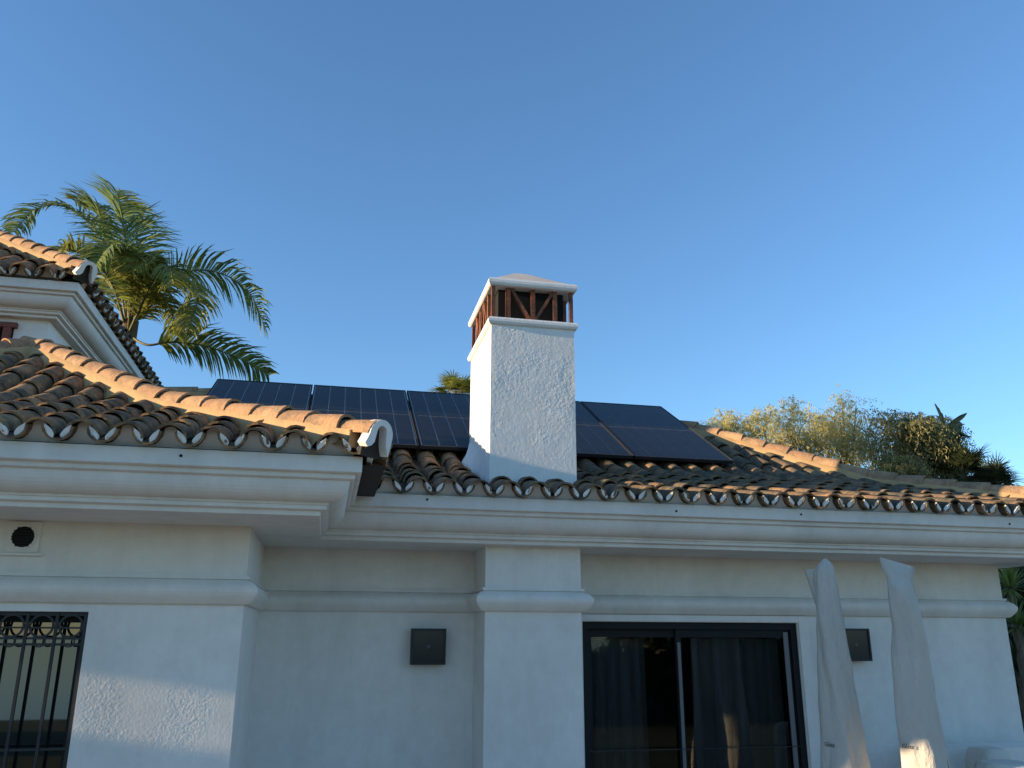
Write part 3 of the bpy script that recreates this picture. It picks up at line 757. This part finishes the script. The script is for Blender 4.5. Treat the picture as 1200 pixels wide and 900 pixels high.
# ------------------------------------------------------------------ closed parasols in their covers
def text_mesh(txt, size, m):
    c_ = bpy.data.curves.new('txt', 'FONT'); c_.body = txt; c_.size = size; c_.align_x = 'CENTER'; c_.extrude = .0006
    o = bpy.data.objects.new('txt', c_); COL.objects.link(o); dg = bpy.context.evaluated_depsgraph_get(); dg.update()
    me = bpy.data.meshes.new_from_object(o.evaluated_get(dg)); bpy.data.objects.remove(o); me.materials.clear(); me.materials.append(m); return me
def make_parasol(loc, ztop, table, seed, tipflat, slant, fin):
    """closed parasol: folded cloth in a zipped cover, radius table by distance below the tip"""
    root = empty('parasol', loc, R(-35)); H = ztop-GZ-.02; n = 64; m = 130; V = []; zb_ = .50
    ds, rs = zip(*table)
    for j in range(m+1):
        u = j/m; z = zb_+(H-zb_)*(1-(1-u)**1.35); s_ = H-z; r_ = float(np.interp(s_, ds, rs))
        fl = max(0., 1-s_/.16)
        for i in range(n):
            a = 2*math.pi*i/n; ca, sa = math.cos(a), math.sin(a)
            nz = noise.noise(Vector((ca*1.1+seed*7, sa*1.1, z*1.3)))
            # long soft pleats and, near the top, creases that wind round the cloth
            pl = .15*(abs(math.sin(2.0*a+seed+z*.5+nz))-.55)*min(1, .35+s_)+.05*math.sin(5*a+3*nz+z*2)+.05*noise.noise(Vector((a*2, z*6, seed)))
            w = (a+z*3.6+seed*2+.8*nz)*1.6; cr = (.5-abs((w/math.pi) % 2-1))*(.42*math.exp(-((s_-.30)/.25)**2)+.10)*tipflat
            q = r_*(1+.16*nz+pl+cr)+.004*noise.noise(Vector((ca*5, sa*5, z*9)))
            V.append((q*ca*(1+.22*fl*tipflat), q*sa*(1-.80*fl*tipflat), z+slant*fl*q*ca))
    mb = MB(); mb.add(V, [(j*n+i, j*n+(i+1) % n, (j+1)*n+(i+1) % n, (j+1)*n+i) for j in range(m) for i in range(n)], True)
    mb.add(V[-n:], [tuple(range(n))])
    cov = mb.build('cover', M_cover, root)
    mb = MB(); k = int(n*.99)
    pts = [(V[j*n+k][0]*1.006, V[j*n+k][1]*1.006, V[j*n+k][2]) for j in range(0, int(m*.62), 2)]
    if not fin: mb.tube(pts, .0035, 5); mb.build('zip', M_ink, cov)
    if fin:
        mb = MB(); P_ = []
        for z, x0_, x1_ in ((-.07, -.150, -.05), (-.14, -.135, -.03), (-.28, -.105, -.02), (-.40, -.075, -.02), (-.47, -.06, -.03)):
            P_ += [(x0_, .055, H+z), (x0_+.01, .03, H+z), (x1_, .02, H+z), (x1_, .075, H+z)]
        mb.add(P_, [(j*4+k, j*4+(k+1) % 4, (j+1)*4+(k+1) % 4, (j+1)*4+k) for j in range(4) for k in range(4)]); mb.add(P_[:4], [(3, 2, 1, 0)]); mb.add(P_[-4:], [(0, 1, 2, 3)])
        mb.build('side_wedge', M_cover, cov)  # thin wedge of cover cloth beside the tip
    mb = MB(); mb.tube([(0, 0, .06), (0, 0, H-.12)], .024, 12); mb.build('pole', M_alu, root)
    mb = MB(); mb.box(-.32, .32, -.32, .32, 0, .07); mb.tube([(0, 0, .07), (0, 0, .32)], .034, 12); mb.build('base', M_iron, root)
    return root, V, n, m
def print_on(root, V, n, m, zrel, ang, size):
    me = text_mesh('Glatz', size, M_ink); j = min(range(m), key=lambda q: abs(V[q*n][2]-zrel)); i = int(n*ang/(2*math.pi)) % n
    p = Vector(V[j*n+i]); nrm = Vector((p.x, p.y, 0)).normalized(); x = Vector((0, 0, 1)).cross(nrm).normalized()
    mt = Matrix((x, Vector((0, 0, 1)), nrm)).transposed().to_4x4(); mt.translation = p+nrm*.016
    link('print', me, root, mt)
Y1, Y2 = 5.74, 5.42; pl1 = at(980, 800, Y1); pl2 = at(1070, 800, Y2)
a1 = make_parasol((pl1.x, Y1, GZ+.02), at(960, 655, Y1).z, [(0, .010), (.03, .040), (.08, .064), (.2, .075), (.45, .092), (.9, .115), (1.5, .150), (2.5, .19)], 1.0, .3, .3, True)
tag(a1[0], 'closed parasol in a smooth grey cover between door and wall lamp', 'parasol', 'closed parasols')
a2 = make_parasol((pl2.x, Y2, GZ+.02), at(1053, 659, Y2).z, [(0, .084), (.05, .088), (.12, .080), (.3, .104), (.5, .114), (1.5, .160), (2.5, .195)], 2.6, 1.0, -.42, False)
tag(a2[0], 'closed parasol in a creased grey cover with sunlit lower end', 'parasol', 'closed parasols')
print_on(a1[0], a1[1], a1[2], a1[3], at(965, 877, Y1-.1).z-GZ-.02, R(240), .038)
print_on(a2[0], a2[1], a2[2], a2[3], at(1066, 879, Y2-.1).z-GZ-.02, R(244), .038)

# slim black rod beside the pier, low garden wall and cushion at the right
p = at(560, 880, 6.70); mb = MB(); mb.tube([(p.x, 6.70, GZ+.02), (p.x, 6.70, p.z)], .008, 8); tag(mb.build('metal_rod', M_iron), 'thin black metal rod standing against wall beside pier', 'rod')
p0, p1 = at(1112, 878, 6.35), at(1152, 880, 6.35)
mb = MB(); mb.box(p0.x-.1, p1.x+.75, 6.35, 6.70, GZ+.02, p0.z); tag(mb.build('garden_bench_wall', M_wall), 'low grey masonry block standing against the house wall', 'low wall')
def pillow(cx, cy, z0, w, d, h, name, m, label, cat):
    mb = MB(); V = []; n = 24
    prof_ = [(0, .80), (.12, .95), (.3, 1), (.7, 1), (.9, .96), (.98, .86), (1, .72)]
    for u, k in prof_:
        for i in range(n):
            a = 2*math.pi*i/n; c_, s_ = math.cos(a), math.sin(a); q = (abs(c_)**5+abs(s_)**5)**(-1/5)
            V.append((cx+w/2*k*q*c_, cy+d/2*k*q*s_, z0+h*u))
    mb.add(V, [(j*n+i, j*n+(i+1) % n, (j+1)*n+(i+1) % n, (j+1)*n+i) for j in range(len(prof_)-1) for i in range(n)], True)
    mb.add(V[-n:], [tuple(range(n))]); mb.add(V[:n], [tuple(range(n))[::-1]])
    return tag(mb.build(name, m), label, cat)
q0, q1 = at(1152, 879, 6.0), at(1190, 881, 6.0)
pillow((q0.x+q1.x)/2, 6.12, GZ+.02, q1.x-q0.x, .28, q0.z-GZ-.02, 'covered_chair', M_cushion, 'garden chair under a pale fitted cover by the wall', 'chair')
q0, q1 = at(1172, 898, 5.3), at(1230, 897, 5.3)
pillow((q0.x+q1.x)/2, 5.45, GZ+.02, q1.x-q0.x, .40, q0.z-GZ-.02, 'covered_table', M_cushion, 'low covered table with a sunlit cream top', 'table')

# ------------------------------------------------------------------ vegetation
def catmull(P, n):
    P = [Vector(p) for p in P]; Q = [2*P[0]-P[1]]+P+[2*P[-1]-P[-2]]; out = []; m = len(P)-1
    for k in range(n+1):
        u = k/n*m; i = min(int(u), m-1); t = u-i; a, b_, c, d = Q[i:i+4]
        out.append(.5*((2*b_)+(c-a)*t+(2*a-5*b_+4*c-d)*t*t+(3*b_-a-3*c+d)*t**3))
    return out
def frond(P, name, parent, m, npair=46, ll=.55, droop=.5, start=.18, seed=0, width=.028, stalk=.022, lift=.25, twist=0):
    rr = random.Random(seed); pts = catmull(P, 40); V = []; Q = []
    n = len(pts)
    def ptan(u):
        x = u*(n-1); i = min(int(x), n-2); return pts[i].lerp(pts[i+1], x-i), (pts[i+1]-pts[i]).normalized()
    for k in range(npair):
        u = start+(1-start)*(k+.5)/npair; p, t = ptan(u)
        s = t.cross(Vector((0, 0, 1)))
        if s.length < .25: s = t.cross(Vector((0, -1, .2)))
        s.normalize(); up_ = s.cross(t).normalized(); s = (s*math.cos(twist)+up_*math.sin(twist)); up_ = s.cross(t).normalized()
        for sd in (-1, 1):
            L = ll*(.55+.45*math.sin(math.pi*min(1, (u-start)/(1-start)*.85+.15)))*rr.uniform(.85, 1.12)*(1 if u < .93 else .75)
            d = (s*sd*rr.uniform(.75, 1.0)+t*rr.uniform(.45, .75)+up_*(lift+rr.uniform(-.2, .25))).normalized()
            wv = t*.8+up_*rr.uniform(-.5, .5); wv = (wv-d*wv.dot(d)).normalized()
            k0 = len(V); q = p.copy(); dd = d.copy()
            for j, w in enumerate((.7, 1, .75, .12)):
                V.append(q-wv*(width*w/2)); V.append(q+wv*(width*w/2))
                q = q+dd*(L/3); dd = (dd+Vector((0, 0, -droop*rr.uniform(.6, 1.3)))).normalized()
            for j in range(3): Q.append((k0+2*j, k0+2*j+1, k0+2*j+3, k0+2*j+2))
    o = link(name, np_mesh(name, [tuple(v) for v in V], Q, m), None); adopt(o, parent)
    mb = MB(); mb.tube(pts, [stalk*(1-.85*i/(n-1)) for i in range(n)], 6); adopt(mb.build('frond_stalk', M_stem), o)
    return o
def trunk(parent, P, r0, r1, m=None, n=10):
    pts = catmull(P, 16); mb = MB(); mb.tube(pts, [r0+(r1-r0)*i/16+.012*math.sin(i*2.1) for i in range(17)], n); return adopt(mb.build('trunk', m or M_bark), parent)

# tall feather palm behind the upper storey
PY_ = 14.2
def pp(x, y, dy=0): return at(x, y, PY_+dy)
hub = pp(150, 392)
palm = tag(empty('palm_tree', (hub.x, hub.y, GZ)), 'tall feather palm with arching fronds rising behind the upper roof', 'palm tree')
trunk(palm, [(hub.x-.1, hub.y, GZ), (hub.x, hub.y+.05, -.2), (hub.x, hub.y, hub.z+.25)], .20, .13)
H = (150, 392)
FR = [ # (points, leaflet length, droop, sunlit colour)
 ([H, (151, 330), (144, 262), (137, 224)], [0, -.1, -.1, .1], .72, .42, 0),
 ([H, (157, 330), (160, 270), (150, 235)], [0, .4, .8, 1.0], .66, .42, 0),
 ([H, (138, 325), (112, 270), (75, 242), (40, 246), (17, 272)], [0, 0, .1, .0, -.2, -.4], .46, .55, 0),
 ([H, (130, 330), (100, 300), (72, 292), (60, 305)], [0, -.5, -1.0, -1.3, -1.5], .52, .55, 1),
 ([H, (140, 320), (125, 270), (110, 240), (88, 236)], [0, .5, 1.1, 1.4, 1.6], .55, .45, 0),
 ([H, (162, 366), (180, 328), (197, 312), (205, 335)], [0, -.6, -1.2, -1.6, -1.8], .62, .75, 1),
 ([H, (160, 350), (168, 315), (165, 300), (150, 318)], [0, -.7, -1.3, -1.7, -2.0], .50, .7, 1),
 ([H, (172, 352), (208, 322), (250, 318), (290, 340), (311, 384)], [0, .0, .1, .1, .0, -.1], .54, .70, 0),
 ([H, (180, 345), (215, 330), (232, 345), (222, 385)], [0, -.3, -.6, -.8, -.9], .50, .8, 1),
 ([H, (172, 404), (200, 401), (238, 405), (280, 420), (315, 440)], [0, -.3, -.3, -.2, -.1, 0], .50, .60, 0),
 ([H, (144, 330), (126, 285), (116, 250), (104, 238)], [0, .3, .6, .7, .8], .50, .5, 0),
 ([H, (154, 340), (150, 300), (128, 290), (112, 310)], [0, -.9, -1.5, -1.9, -2.1], .50, .6, 0),
 ([H, (163, 372), (185, 352), (200, 362), (205, 392)], [0, -.2, -.4, -.6, -.7], .46, .7, 1),
 ([H, (138, 360), (118, 335), (98, 330), (85, 345)], [0, .8, 1.5, 2.0, 2.2], .5, .6, 0),
]
for k, (px, dys, ll, dr, lit_leaf) in enumerate(FR):
    frond([pp(x, y, d) for (x, y), d in zip(px, dys)], 'frond', palm, L_palm_lit if lit_leaf else L_palm, 72, ll*1.22, dr*.8, .20 if k != 9 else .30, k, .036, .024, twist=R({7: 35, 9: 35, 2: 30}.get(k, 0)))

# leaf sprigs
def sprigs(name, parent, m, clumps, leaf=.09, lw=.018, per=14, seed=0, length=.55, hang=.75):
    """clumps: (centre, (rx, ry, rz), count) ; each sprig is a drooping twig with leaves"""
    g = np.random.default_rng(seed); VV = []
    for c, rad, cnt in clumps:
        d = g.normal(size=(cnt, 3)); d /= np.linalg.norm(d, axis=1)[:, None]; rr = g.random(cnt)**(1/2.2)
        P0 = np.array(c)+d*rr[:, None]*np.array(rad)
        out = d*np.array([1, 1, .3]); dirn = out*.6+g.normal(size=(cnt, 3))*.35+np.array([0, 0, .35])
        dirn /= np.linalg.norm(dirn, axis=1)[:, None]
        L = length*g.uniform(.5, 1.2, cnt)
        for j in range(per):
            u = (j+g.random(cnt))/per
            p = P0+dirn*(L*u)[:, None]+np.array([0, 0, -1])*(hang*L*u*u)[:, None]
            ld = g.normal(size=(cnt, 3))*.6+np.array([0, 0, -hang]); ld /= np.linalg.norm(ld, axis=1)[:, None]
            w = np.cross(ld, g.normal(size=(cnt, 3))); w /= np.linalg.norm(w, axis=1)[:, None]
            s = leaf*g.uniform(.6, 1.25, cnt); hw = (lw*g.uniform(.7, 1.2, cnt))[:, None]
            q = p+ld*s[:, None]; mid = p+ld*(s*.45)[:, None]
            VV.append(np.stack([p, mid-w*hw/2, q, mid+w*hw/2], 1))
    V = np.concatenate(VV).reshape(-1, 3); Q = np.arange(len(V)).reshape(-1, 4)
    return adopt(link(name, np_mesh(name, V, Q, m)), parent)
def limbs(parent, base, tips, r=.09, seed=0, split=.45):
    rr = random.Random(seed); mb = MB(); base = Vector(base)
    top = Vector((base.x, base.y, 0)); ctr = sum((Vector(t) for t in tips), Vector())/len(tips)
    fork = base.lerp(Vector((ctr.x, ctr.y, ctr.z)), split)
    pts = catmull([base, base.lerp(fork, .5)+Vector((rr.uniform(-.15, .15), rr.uniform(-.1, .1), 0)), fork], 10); mb.tube(pts, [r*(1.2-.4*i/10) for i in range(11)], 8)
    for t in tips:
        t = Vector(t); mid = fork.lerp(t, .5)+Vector((rr.uniform(-.15, .15), rr.uniform(-.15, .15), rr.uniform(0, .25)))
        pts = catmull([fork, mid, t], 10); mb.tube(pts, [r*.7*(1-.85*i/10) for i in range(11)], 6)
        for _ in range(5):
            i = rr.randrange(4, 10); a = pts[i]; e = a+Vector((rr.uniform(-.4, .4), rr.uniform(-.4, .4), rr.uniform(-.05, .5)))
            mb.tube([a, a.lerp(e, .5)+Vector((0, 0, .06)), e], [r*.22, r*.15, r*.06], 5, False)
    return adopt(mb.build('trunk', M_bark), parent)
def wispy(name, label, cat, Y, pix, m, group, leaf, lw, seed, per=14, length=.55, hang=.75, dens=1.0, r=.08):
    k = Y/F; cl = []; tips = []
    for (x, y, rx, ry, cnt) in pix:
        c = at(x, y, Y+random.uniform(-.5, .5)); cl.append((tuple(c), (rx*k, rx*k*.9, ry*k), int(cnt*dens))); tips.append(c)
    bx = sum(t.x for t in tips)/len(tips); o = tag(empty(name, (bx, Y, GZ)), label, cat, group)
    limbs(o, (bx, Y, GZ), tips, r, seed); sprigs('crown', o, m, cl, leaf, lw, per, seed, length, hang); return o
G = 'feathery trees behind the right roof hip'
wispy('feathery_tree', 'low pale yellow tree top peeping over the roof beside solar panels', 'tree', 17, [(846, 500, 17, 12, 110), (868, 506, 18, 14, 120), (850, 490, 12, 7, 26), (890, 502, 15, 18, 130), (898, 488, 9, 12, 46)], L_wisp, G, .085, .017, 1, 16)
wispy('feathery_tree', 'slim yellow green tree with airy gaps showing sky', 'tree', 16, [(922, 498, 15, 18, 110), (928, 480, 9, 12, 40), (938, 516, 17, 18, 150), (915, 518, 13, 15, 100), (930, 472, 6, 8, 8)], L_wisp, G, .08, .017, 2, 16)
wispy('feathery_tree', 'tallest pale yellow feathery tree with sparse top twigs', 'tree', 16.5, [(962, 518, 22, 26, 300), (990, 508, 24, 28, 330), (984, 485, 13, 16, 60), (963, 496, 14, 14, 90), (1002, 530, 20, 22, 250), (986, 466, 9, 10, 16), (1003, 476, 9, 12, 18), (948, 486, 9, 10, 20)], L_wisp, G, .08, .017, 3, 16)
wispy('feathery_tree', 'thin grey green tree with dark bare trunk beside the olive tree', 'tree', 15.5, [(1030, 505, 13, 22, 70), (1022, 525, 12, 18, 60), (1038, 490, 12, 10, 34), (1015, 492, 9, 10, 12)], L_olive, G, .09, .02, 4, r=.06)
wispy('olive_tree', 'dense dark olive green tree behind the roof hip', 'tree', 15, [(1060, 525, 24, 32, 330), (1085, 520, 24, 34, 350), (1108, 525, 20, 30, 290), (1072, 500, 20, 14, 200), (1100, 503, 14, 14, 130), (1050, 550, 22, 16, 260), (1090, 552, 26, 14, 300), (1122, 545, 14, 18, 160), (1052, 492, 12, 8, 36)], L_olive, None, .085, .022, 5, 16)
# broad torn leaves
bl = tag(empty('banana_plant', (at(1105, 500, 15.4).x, 15.4, GZ)), 'banana plant with broad torn leaves sticking out above olive tree', 'plant')
mb = MB(); b0 = at(1103, 530, 15.4); mb.tube([(b0.x, 15.4, GZ), (b0.x, 15.4, b0.z)], [.12, .06], 8); adopt(mb.build('stem', M_stem), bl)
def broad(a, c, e, w, seed):
    rr = random.Random(seed); pts = catmull([at(*a), at(*c), at(*e)], 18); V = []; Q = []
    for i, p in enumerate(pts):
        u = i/18; t = (pts[min(18, i+1)]-pts[max(0, i-1)]).normalized(); s = t.cross(Vector((.3, -1, .3))).normalized(); h = w*math.sin(math.pi*min(1, u*.9+.08))**.7*rr.uniform(.8, 1.1)
        nn = s.cross(t)
        V += [p-s*h+nn*h*.35, p-s*h*.5+nn*.12*h, p, p+s*h*.5+nn*.12*h, p+s*h+nn*h*.35]
    for i in range(18):
        for k in range(4): Q.append((i*5+k, i*5+k+1, i*5+k+6, i*5+k+5))
    adopt(link('leaf', np_mesh('leaf', [tuple(v) for v in V], Q, L_broad, True)), bl)
broad((1103, 525, 15.4), (1103, 495, 15.3), (1095, 473, 15.2), .11, 1); broad((1100, 525, 15.3), (1113, 500, 15.2), (1133, 484, 15.1), .07, 2)
broad((1104, 528, 15.3), (1125, 512, 15.0), (1136, 514, 14.8), .13, 3); broad((1104, 530, 15.4), (1122, 500, 15.6), (1128, 500, 15.6), .10, 4); broad((1104, 530, 15.3), (1085, 505, 15.2), (1080, 492, 15.1), .07, 5)
# fan palms
def fan(o, c, d, size, seed, m, n=26):
    rr = random.Random(seed); c = Vector(c); d = Vector(d).normalized(); s = d.cross(Vector((0, 0, 1)))
    if s.length < .1: s = Vector((1, 0, 0))
    s.normalize(); u = s.cross(d).normalized(); V = []; Q = []
    for i in range(n):
        a = R(-125)+R(250)*i/(n-1); q = (d*math.cos(a)+s*math.sin(a)).normalized(); L = size*(.75+.25*math.cos(a*.7))*rr.uniform(.9, 1.08)
        w = q.cross(u).normalized(); p = c.copy(); dd = q+u*.25; dd.normalize(); k0 = len(V)
        for j, ww in enumerate((.3, 1, .8, .1)):
            V.append(p-w*(.022*ww*size/.6)); V.append(p+w*(.022*ww*size/.6)); p = p+dd*(L/3); dd = (dd+Vector((0, 0, -.28*rr.uniform(.6, 1.6)))).normalized()
        for j in range(3): Q.append((k0+2*j, k0+2*j+1, k0+2*j+3, k0+2*j+2))
    return adopt(link('fan_leaf', np_mesh('fan_leaf', [tuple(v) for v in V], Q, m)), o)
def fan_palm(c, nl, size, label, seed, m, spread=.55, group=None):
    rr = random.Random(seed); c = Vector(c); o = tag(empty('fan_palm', (c.x, c.y, GZ)), label, 'palm tree', group)
    trunk(o, [(c.x, c.y, GZ), (c.x+.05, c.y, (GZ+c.z)/2), (c.x, c.y, c.z)], .16, .12)
    mb = MB()
    for i in range(nl):
        az = 2*math.pi*(i*.381966); el = R(rr.uniform(-25, 80)); d = Vector((math.cos(az)*math.cos(el), math.sin(az)*math.cos(el), math.sin(el)))
        e = c+d*spread*rr.uniform(.7, 1.1); mb.tube([c, c.lerp(e, .6)+Vector((0, 0, .04)), e], [.016, .012, .008], 5, False); fan(o, e, d+Vector((0, 0, -.25)), size*rr.uniform(.85, 1.1), seed*50+i, m)
    adopt(mb.build('leaf_stalks', M_stem), o); return o
fan_palm(at(1130, 560, 14.6), 26, .46, 'dark fan palm whose upper leaves meet the olive tree', 3, L_dark, .40)
fan_palm(at(1166, 576, 14.2), 24, .40, 'low dark fan palm at the right end of the roof hip', 4, L_dark, .38)
fan_palm(at(535, 466, 24), 17, .55, 'small distant palm crown peeping above the panels beside chimney', 6, L_palm_lit, .5)
# shrubs beyond the right house corner
hd = tag(empty('garden_hedge', (10.2, 13.0, GZ)), 'dark leafy hedge seen past the right house corner', 'hedge')
sprigs('foliage', hd, L_dark, [((10.4+i*.7, 13.0, -1.2+j*1.0), (.8, .5, .8), 500) for i in range(-1, 4) for j in range(0, 3)], .11, .04, 8, 11, .4, .5)
mb = MB(); 
for i in range(-1, 4): mb.tube([(10.4+i*.7, 13.0, GZ), (10.45+i*.7, 13.05, .6)], [.05, .02], 6)
adopt(mb.build('stem', M_bark), hd)
def spiky(c, n, L, label, seed, m, w=.035):
    rr = random.Random(seed); c = Vector(c); o = tag(empty('spiky_plant', (c.x, c.y, GZ)), label, 'plant', 'spiky plants beyond the house corner')
    trunk(o, [(c.x, c.y, GZ), (c.x, c.y, (GZ+c.z)/2), (c.x, c.y, c.z)], .07, .05)
    V = []; Q = []
    for i in range(n):
        az = 2*math.pi*i*.381966; el = R(rr.uniform(-20, 85)); d = Vector((math.cos(az)*math.cos(el), math.sin(az)*math.cos(el), math.sin(el))); s = d.cross(Vector((0, 0, 1))).normalized()
        p = c.copy(); k0 = len(V)
        for j, ww in enumerate((.6, 1, .7, .05)):
            V.append(p-s*(w*ww/2)); V.append(p+s*(w*ww/2)); p = p+d*(L*rr.uniform(.8, 1.1)/3); d = (d+Vector((0, 0, -.12))).normalized()
        for j in range(3): Q.append((k0+2*j, k0+2*j+1, k0+2*j+3, k0+2*j+2))
    adopt(link('leaves', np_mesh('leaves', [tuple(v) for v in V], Q, m)), o)
spiky(at(1184, 690, 9.8), 70, .42, 'spiky plant with leaf blades coloured sunlit yellow under the eave corner', 1, L_palm_lit)
spiky(at(1192, 735, 9.2), 60, .40, 'spiky plant with drooping green blades by the house corner', 2, L_palm)
spiky(at(1196, 790, 9.4), 60, .45, 'spiky plant low beside the house corner', 3, L_dark)

# ------------------------------------------------------------------ unseen tree and hedge added left of the picture, shaped to shade the wing
ta, te = math.tan(SUN_AZ), math.tan(SUN_EL)
TOP = ([4.15, 4.62, 4.85, 6.0, 11.2], [1.68, 1.72, 1.5, 1.5, 1.7])
BOT = ([4.15, 4.80, 5.08, 5.18, 5.25, 5.5, 11.2], [1.0, .88, .82, .45, .38, .34, .30])
XS0, XS1 = -11.0, -8.0; n = 60000
X = rng.uniform(XS0, XS1, n); Y0 = rng.uniform(4.3, 11.0, n); u = rng.random(n)
zt0 = np.interp(Y0, *TOP); zb0 = np.interp(Y0, *BOT); Z0 = zb0+(zt0-zb0)*u
P = np.stack([X, Y0+(X+5)*ta, Z0-(X+5)*te], 1)
d = rng.normal(size=(n, 3)); d /= np.linalg.norm(d, axis=1)[:, None]; w = np.cross(d, rng.normal(size=(n, 3))); w /= np.linalg.norm(w, axis=1)[:, None]
V = np.stack([P-d*.06, P-w*.026, P+d*.06, P+w*.026], 1).reshape(-1, 3)
st = tag(empty('added_shade_tree', (-9.5, 7.6, GZ)), 'unseen dense tree added left of the wing to shade it', 'tree')
adopt(link('crown', np_mesh('crown', V, np.arange(len(V)).reshape(-1, 4), L_olive)), st)
limbs(st, (-9.5, 7.6, GZ), [(-9.5, 5.5, 1.6), (-9.8, 7.0, 2.2), (-9.0, 8.6, 2.8), (-9.6, 9.8, 3.0)], .16, 9, .3)
n = 26000; X = rng.uniform(-9.2, -8.2, n); Y = rng.uniform(4.3, 11, n); Z = GZ+(.58-GZ)*rng.random(n)
P = np.stack([X, Y, Z-(X+8.7)*te], 1); d = rng.normal(size=(n, 3)); d /= np.linalg.norm(d, axis=1)[:, None]; w = np.cross(d, rng.normal(size=(n, 3))); w /= np.linalg.norm(w, axis=1)[:, None]
V = np.stack([P-d*.06, P-w*.03, P+d*.06, P+w*.03], 1).reshape(-1, 3)
h2 = tag(empty('added_shade_hedge', (-8.7, 8, GZ)), 'unseen clipped hedge added beneath the shade tree to block low sun', 'hedge')  # hedge added to cut off the sun patch on the wall below
adopt(link('foliage', np_mesh('foliage', V, np.arange(len(V)).reshape(-1, 4), L_dark)), h2)
mb = MB(); mb.box(-8.95, -8.45, 4.4, 10.8, GZ, .50); adopt(mb.build('core', M_bark), h2)

# unseen tree belt added behind the photographer to dim the walls, gap to sea
n = 60000; X = rng.uniform(-24, 26, n); keep = ~((X > -11) & (X < -3.6)); Yb = rng.uniform(-9.5, -6.0, n)
hgt = 1.6+.4*np.sin(X*.9)+.4*np.sin(X*2.3+1); Z = GZ+.2+hgt*rng.random(n)
P = np.stack([X, Yb, Z], 1)[keep]; n = len(P)
d = rng.normal(size=(n, 3)); d /= np.linalg.norm(d, axis=1)[:, None]; w = np.cross(d, rng.normal(size=(n, 3))); w /= np.linalg.norm(w, axis=1)[:, None]
V = np.stack([P-d*.17, P-w*.08, P+d*.17, P+w*.08], 1).reshape(-1, 3)
tb_ = tag(link('added_tree_belt', np_mesh('added_tree_belt', V, np.arange(len(V)).reshape(-1, 4), L_dark)), 'unseen belt of dark garden trees added behind the camera to dim the walls', 'trees', None, 'stuff')
